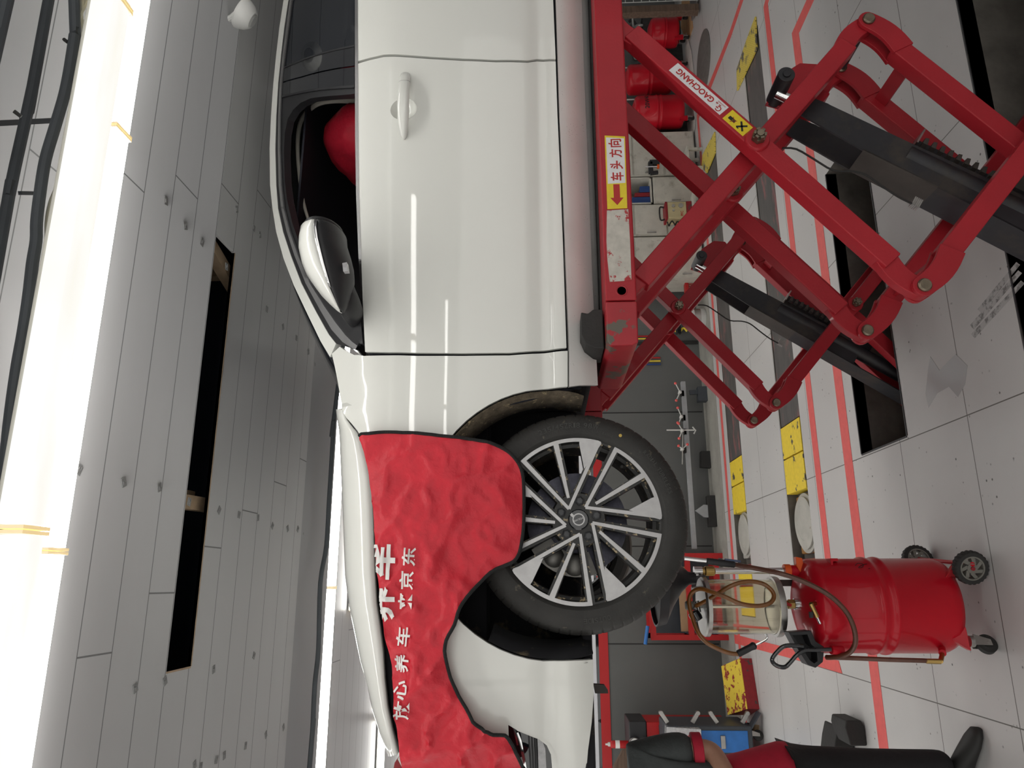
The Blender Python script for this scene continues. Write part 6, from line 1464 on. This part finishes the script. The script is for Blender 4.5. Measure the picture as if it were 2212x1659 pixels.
body = [('pel', None, (px_, YP, .90), (.135, .10)), ('wst', 'pel', (px_, YP, 1.06), (.13, .095)), ('chs', 'wst', (px_, YP, 1.26), (.145, .10)), ('nk', 'chs', (px_ - .03, YP - .01, 1.42), .055), ('nk2', 'nk', (px_ - .06, YP - .03, 1.47), .052), ('hd', 'nk2', (px_ - .10, YP - .05, 1.53), (.078, .09)), ('hd2', 'hd', (px_ - .13, YP - .05, 1.61), (.075, .09)),
        ('s1', 'chs', tuple(sh), .058), ('e1', 's1', tuple(el), .047), ('f1', 'e1', tuple(el.lerp(wr, .35)), .042), ('w1', 'f1', tuple(wr), .028), ('p1', 'w1', tuple(wr + P3(-.055, -.045, .0)), (.040, .018)),
        ('s2', 'chs', tuple(sh2), .058), ('e2', 's2', tuple(el2), .045), ('f2', 'e2', tuple(el2.lerp(wr2, .35)), .040), ('w2', 'f2', tuple(wr2), .028), ('p2', 'w2', tuple(wr2 + P3(.055, -.045, .0)), (.040, .018)),
        ('h1', 'pel', (px_ + .09, YP, .86), .085), ('k1', 'h1', (px_ + .10, YP - .01, .48), .055), ('c1', 'k1', (px_ + .105, YP + .015, .33), .055), ('a1', 'c1', (px_ + .11, YP + .02, .09), .036),
        ('h2', 'pel', (px_ - .09, YP, .86), .085), ('k2', 'h2', (px_ - .12, YP - .03, .48), .055), ('c2', 'k2', (px_ - .125, YP + .0, .33), .055), ('a2', 'c2', (px_ - .13, YP + .01, .09), .036)]
skin('body', body, 'skin', t)
for (w_, d) in ((wr + P3(-.055, -.045, 0), -1), (wr2 + P3(.055, -.045, 0), 1)):
    for k in range(4):
        b0 = w_ + P3(d * .012 * (1 if k else .9), -.018, .026 - .017 * k); L_ = (.070, .080, .076, .060)[k]; dr = P3(d * .55, -.62, -.25).normalized()
        skin('finger', [('a', None, tuple(b0 - dr * .015), .0095), ('b', 'a', tuple(b0 + dr * L_ * .45), .009), ('c', 'b', tuple(b0 + dr * L_ * .75 + P3(0, 0, -.008)), .0085), ('d', 'c', tuple(b0 + dr * L_ + P3(-d*.004, 0, -.022)), .007)], 'skin', t, 1)
    b0 = w_ + P3(-d * .012, -.004, .030); skin('thumb', [('a', None, tuple(b0 - P3(d*.02, 0, .012)), .012), ('b', 'a', tuple(b0 + P3(d * .018, -.028, .018)), .010), ('c', 'b', tuple(b0 + P3(d * .040, -.040, .012)), .0085)], 'skin', t, 1)
# head details
hd = P3(px_ - .115, YP - .05, 1.555)
MB().ball(hd + P3(0, .012, .055), (.088, .100, .082), 20, 12).build('hair', M['hair'], t)
for s_ in (-1, 1):
    MB().ball(hd + P3(s_ * .033, -.088, .0), .011, 12, 8).build('eye', M['hair'], t); MB().ball(hd + P3(s_ * .082, .005, -.01), (.012, .02, .03), 12, 8).build('ear', M['skin'], t)
MB().ball(hd + P3(0, -.098, -.03), (.014, .02, .022), 12, 8).build('nose', M['skin'], t); MB().ball(hd + P3(0, -.086, -.068), (.024, .01, .007), 12, 8).build('mouth', M['darkred'], t)
shirt = [('pel', None, (px_, YP, .80), (.186, .140)), ('wst', 'pel', (px_, YP, 1.02), (.138, .112)), ('chs', 'wst', (px_, YP, 1.26), (.172, .128)), ('nk', 'chs', (px_, YP, 1.415), (.085, .08)),
         ('s1', 'chs', tuple(sh), .082), ('c1', 's1', tuple(sh.lerp(el, .80)), .078), ('s2', 'chs', tuple(sh2), .08), ('c2', 's2', tuple(sh2.lerp(el2, .72)), .07)]
skin('shirt', shirt, 'shirt', t)
d = (el - sh).normalized(); q = sh.lerp(el, .735)
MB().cyl(q, q + d * .042, .068, .066, 32).build('sleeve_cuff', M['shirtred'], t, label='red cuff of the short sleeve', bevel=.003)
d = (el2 - sh2).normalized(); q = sh2.lerp(el2, .72); MB().cyl(q + d * .008, q + d * .045, .066, .064, 32).build('sleeve_cuff', M['shirtred'], t)
rows = []
for z, rx, ry in ((.770, .200, .158), (.80, .200, .158), (.88, .180, .142), (.96, .158, .128), (1.04, .142, .118)):
    rows.append([P3(px_ + rx * math.cos(a), YP + ry * math.sin(a), z) for a in [lerp(-1.35, 1.2, k / 16) for k in range(17)]])
MB().loft(rows, closed=False).build('side_panel', M['shirtred'], t, solid=.006, label='red side panel of the shirt')
pants = [('pel', None, (px_, YP, .84), (.172, .125)), ('h1', 'pel', (px_ + .09, YP, .74), .112), ('k1', 'h1', (px_ + .10, YP - .01, .47), .086), ('c1', 'k1', (px_ + .105, YP + .01, .26), .074), ('a1', 'c1', (px_ + .11, YP + .02, .085), .066),
         ('h2', 'pel', (px_ - .09, YP, .74), .112), ('k2', 'h2', (px_ - .12, YP - .03, .47), .086), ('c2', 'k2', (px_ - .125, YP, .26), .074), ('a2', 'c2', (px_ - .13, YP + .01, .085), .066)]
skin('trousers', pants, 'pants', t)
for (ax_, ay_, ang) in ((px_ + .11, YP + .02, -.62), (px_ - .13, YP + .01, -1.9)):
    f = P3(math.cos(ang), math.sin(ang), 0); s_ = P3(-f.y, f.x, 0); rows = []
    for tt, hw, hh in ((-.075, .022, .05), (-.06, .036, .075), (0, .042, .095), (.07, .044, .075), (.13, .046, .055), (.175, .036, .04), (.195, .014, .028)):
        c = P3(ax_, ay_, .001) + f * tt; rows.append([c + s_ * hw * math.cos(a) + P3(0, 0, hh * .5 * (1 + math.sin(a))) for a in [2*PI*k/18 for k in range(18)]])
    MB().loft(rows).build('shoe', M['shoe'], t, sharp=70)
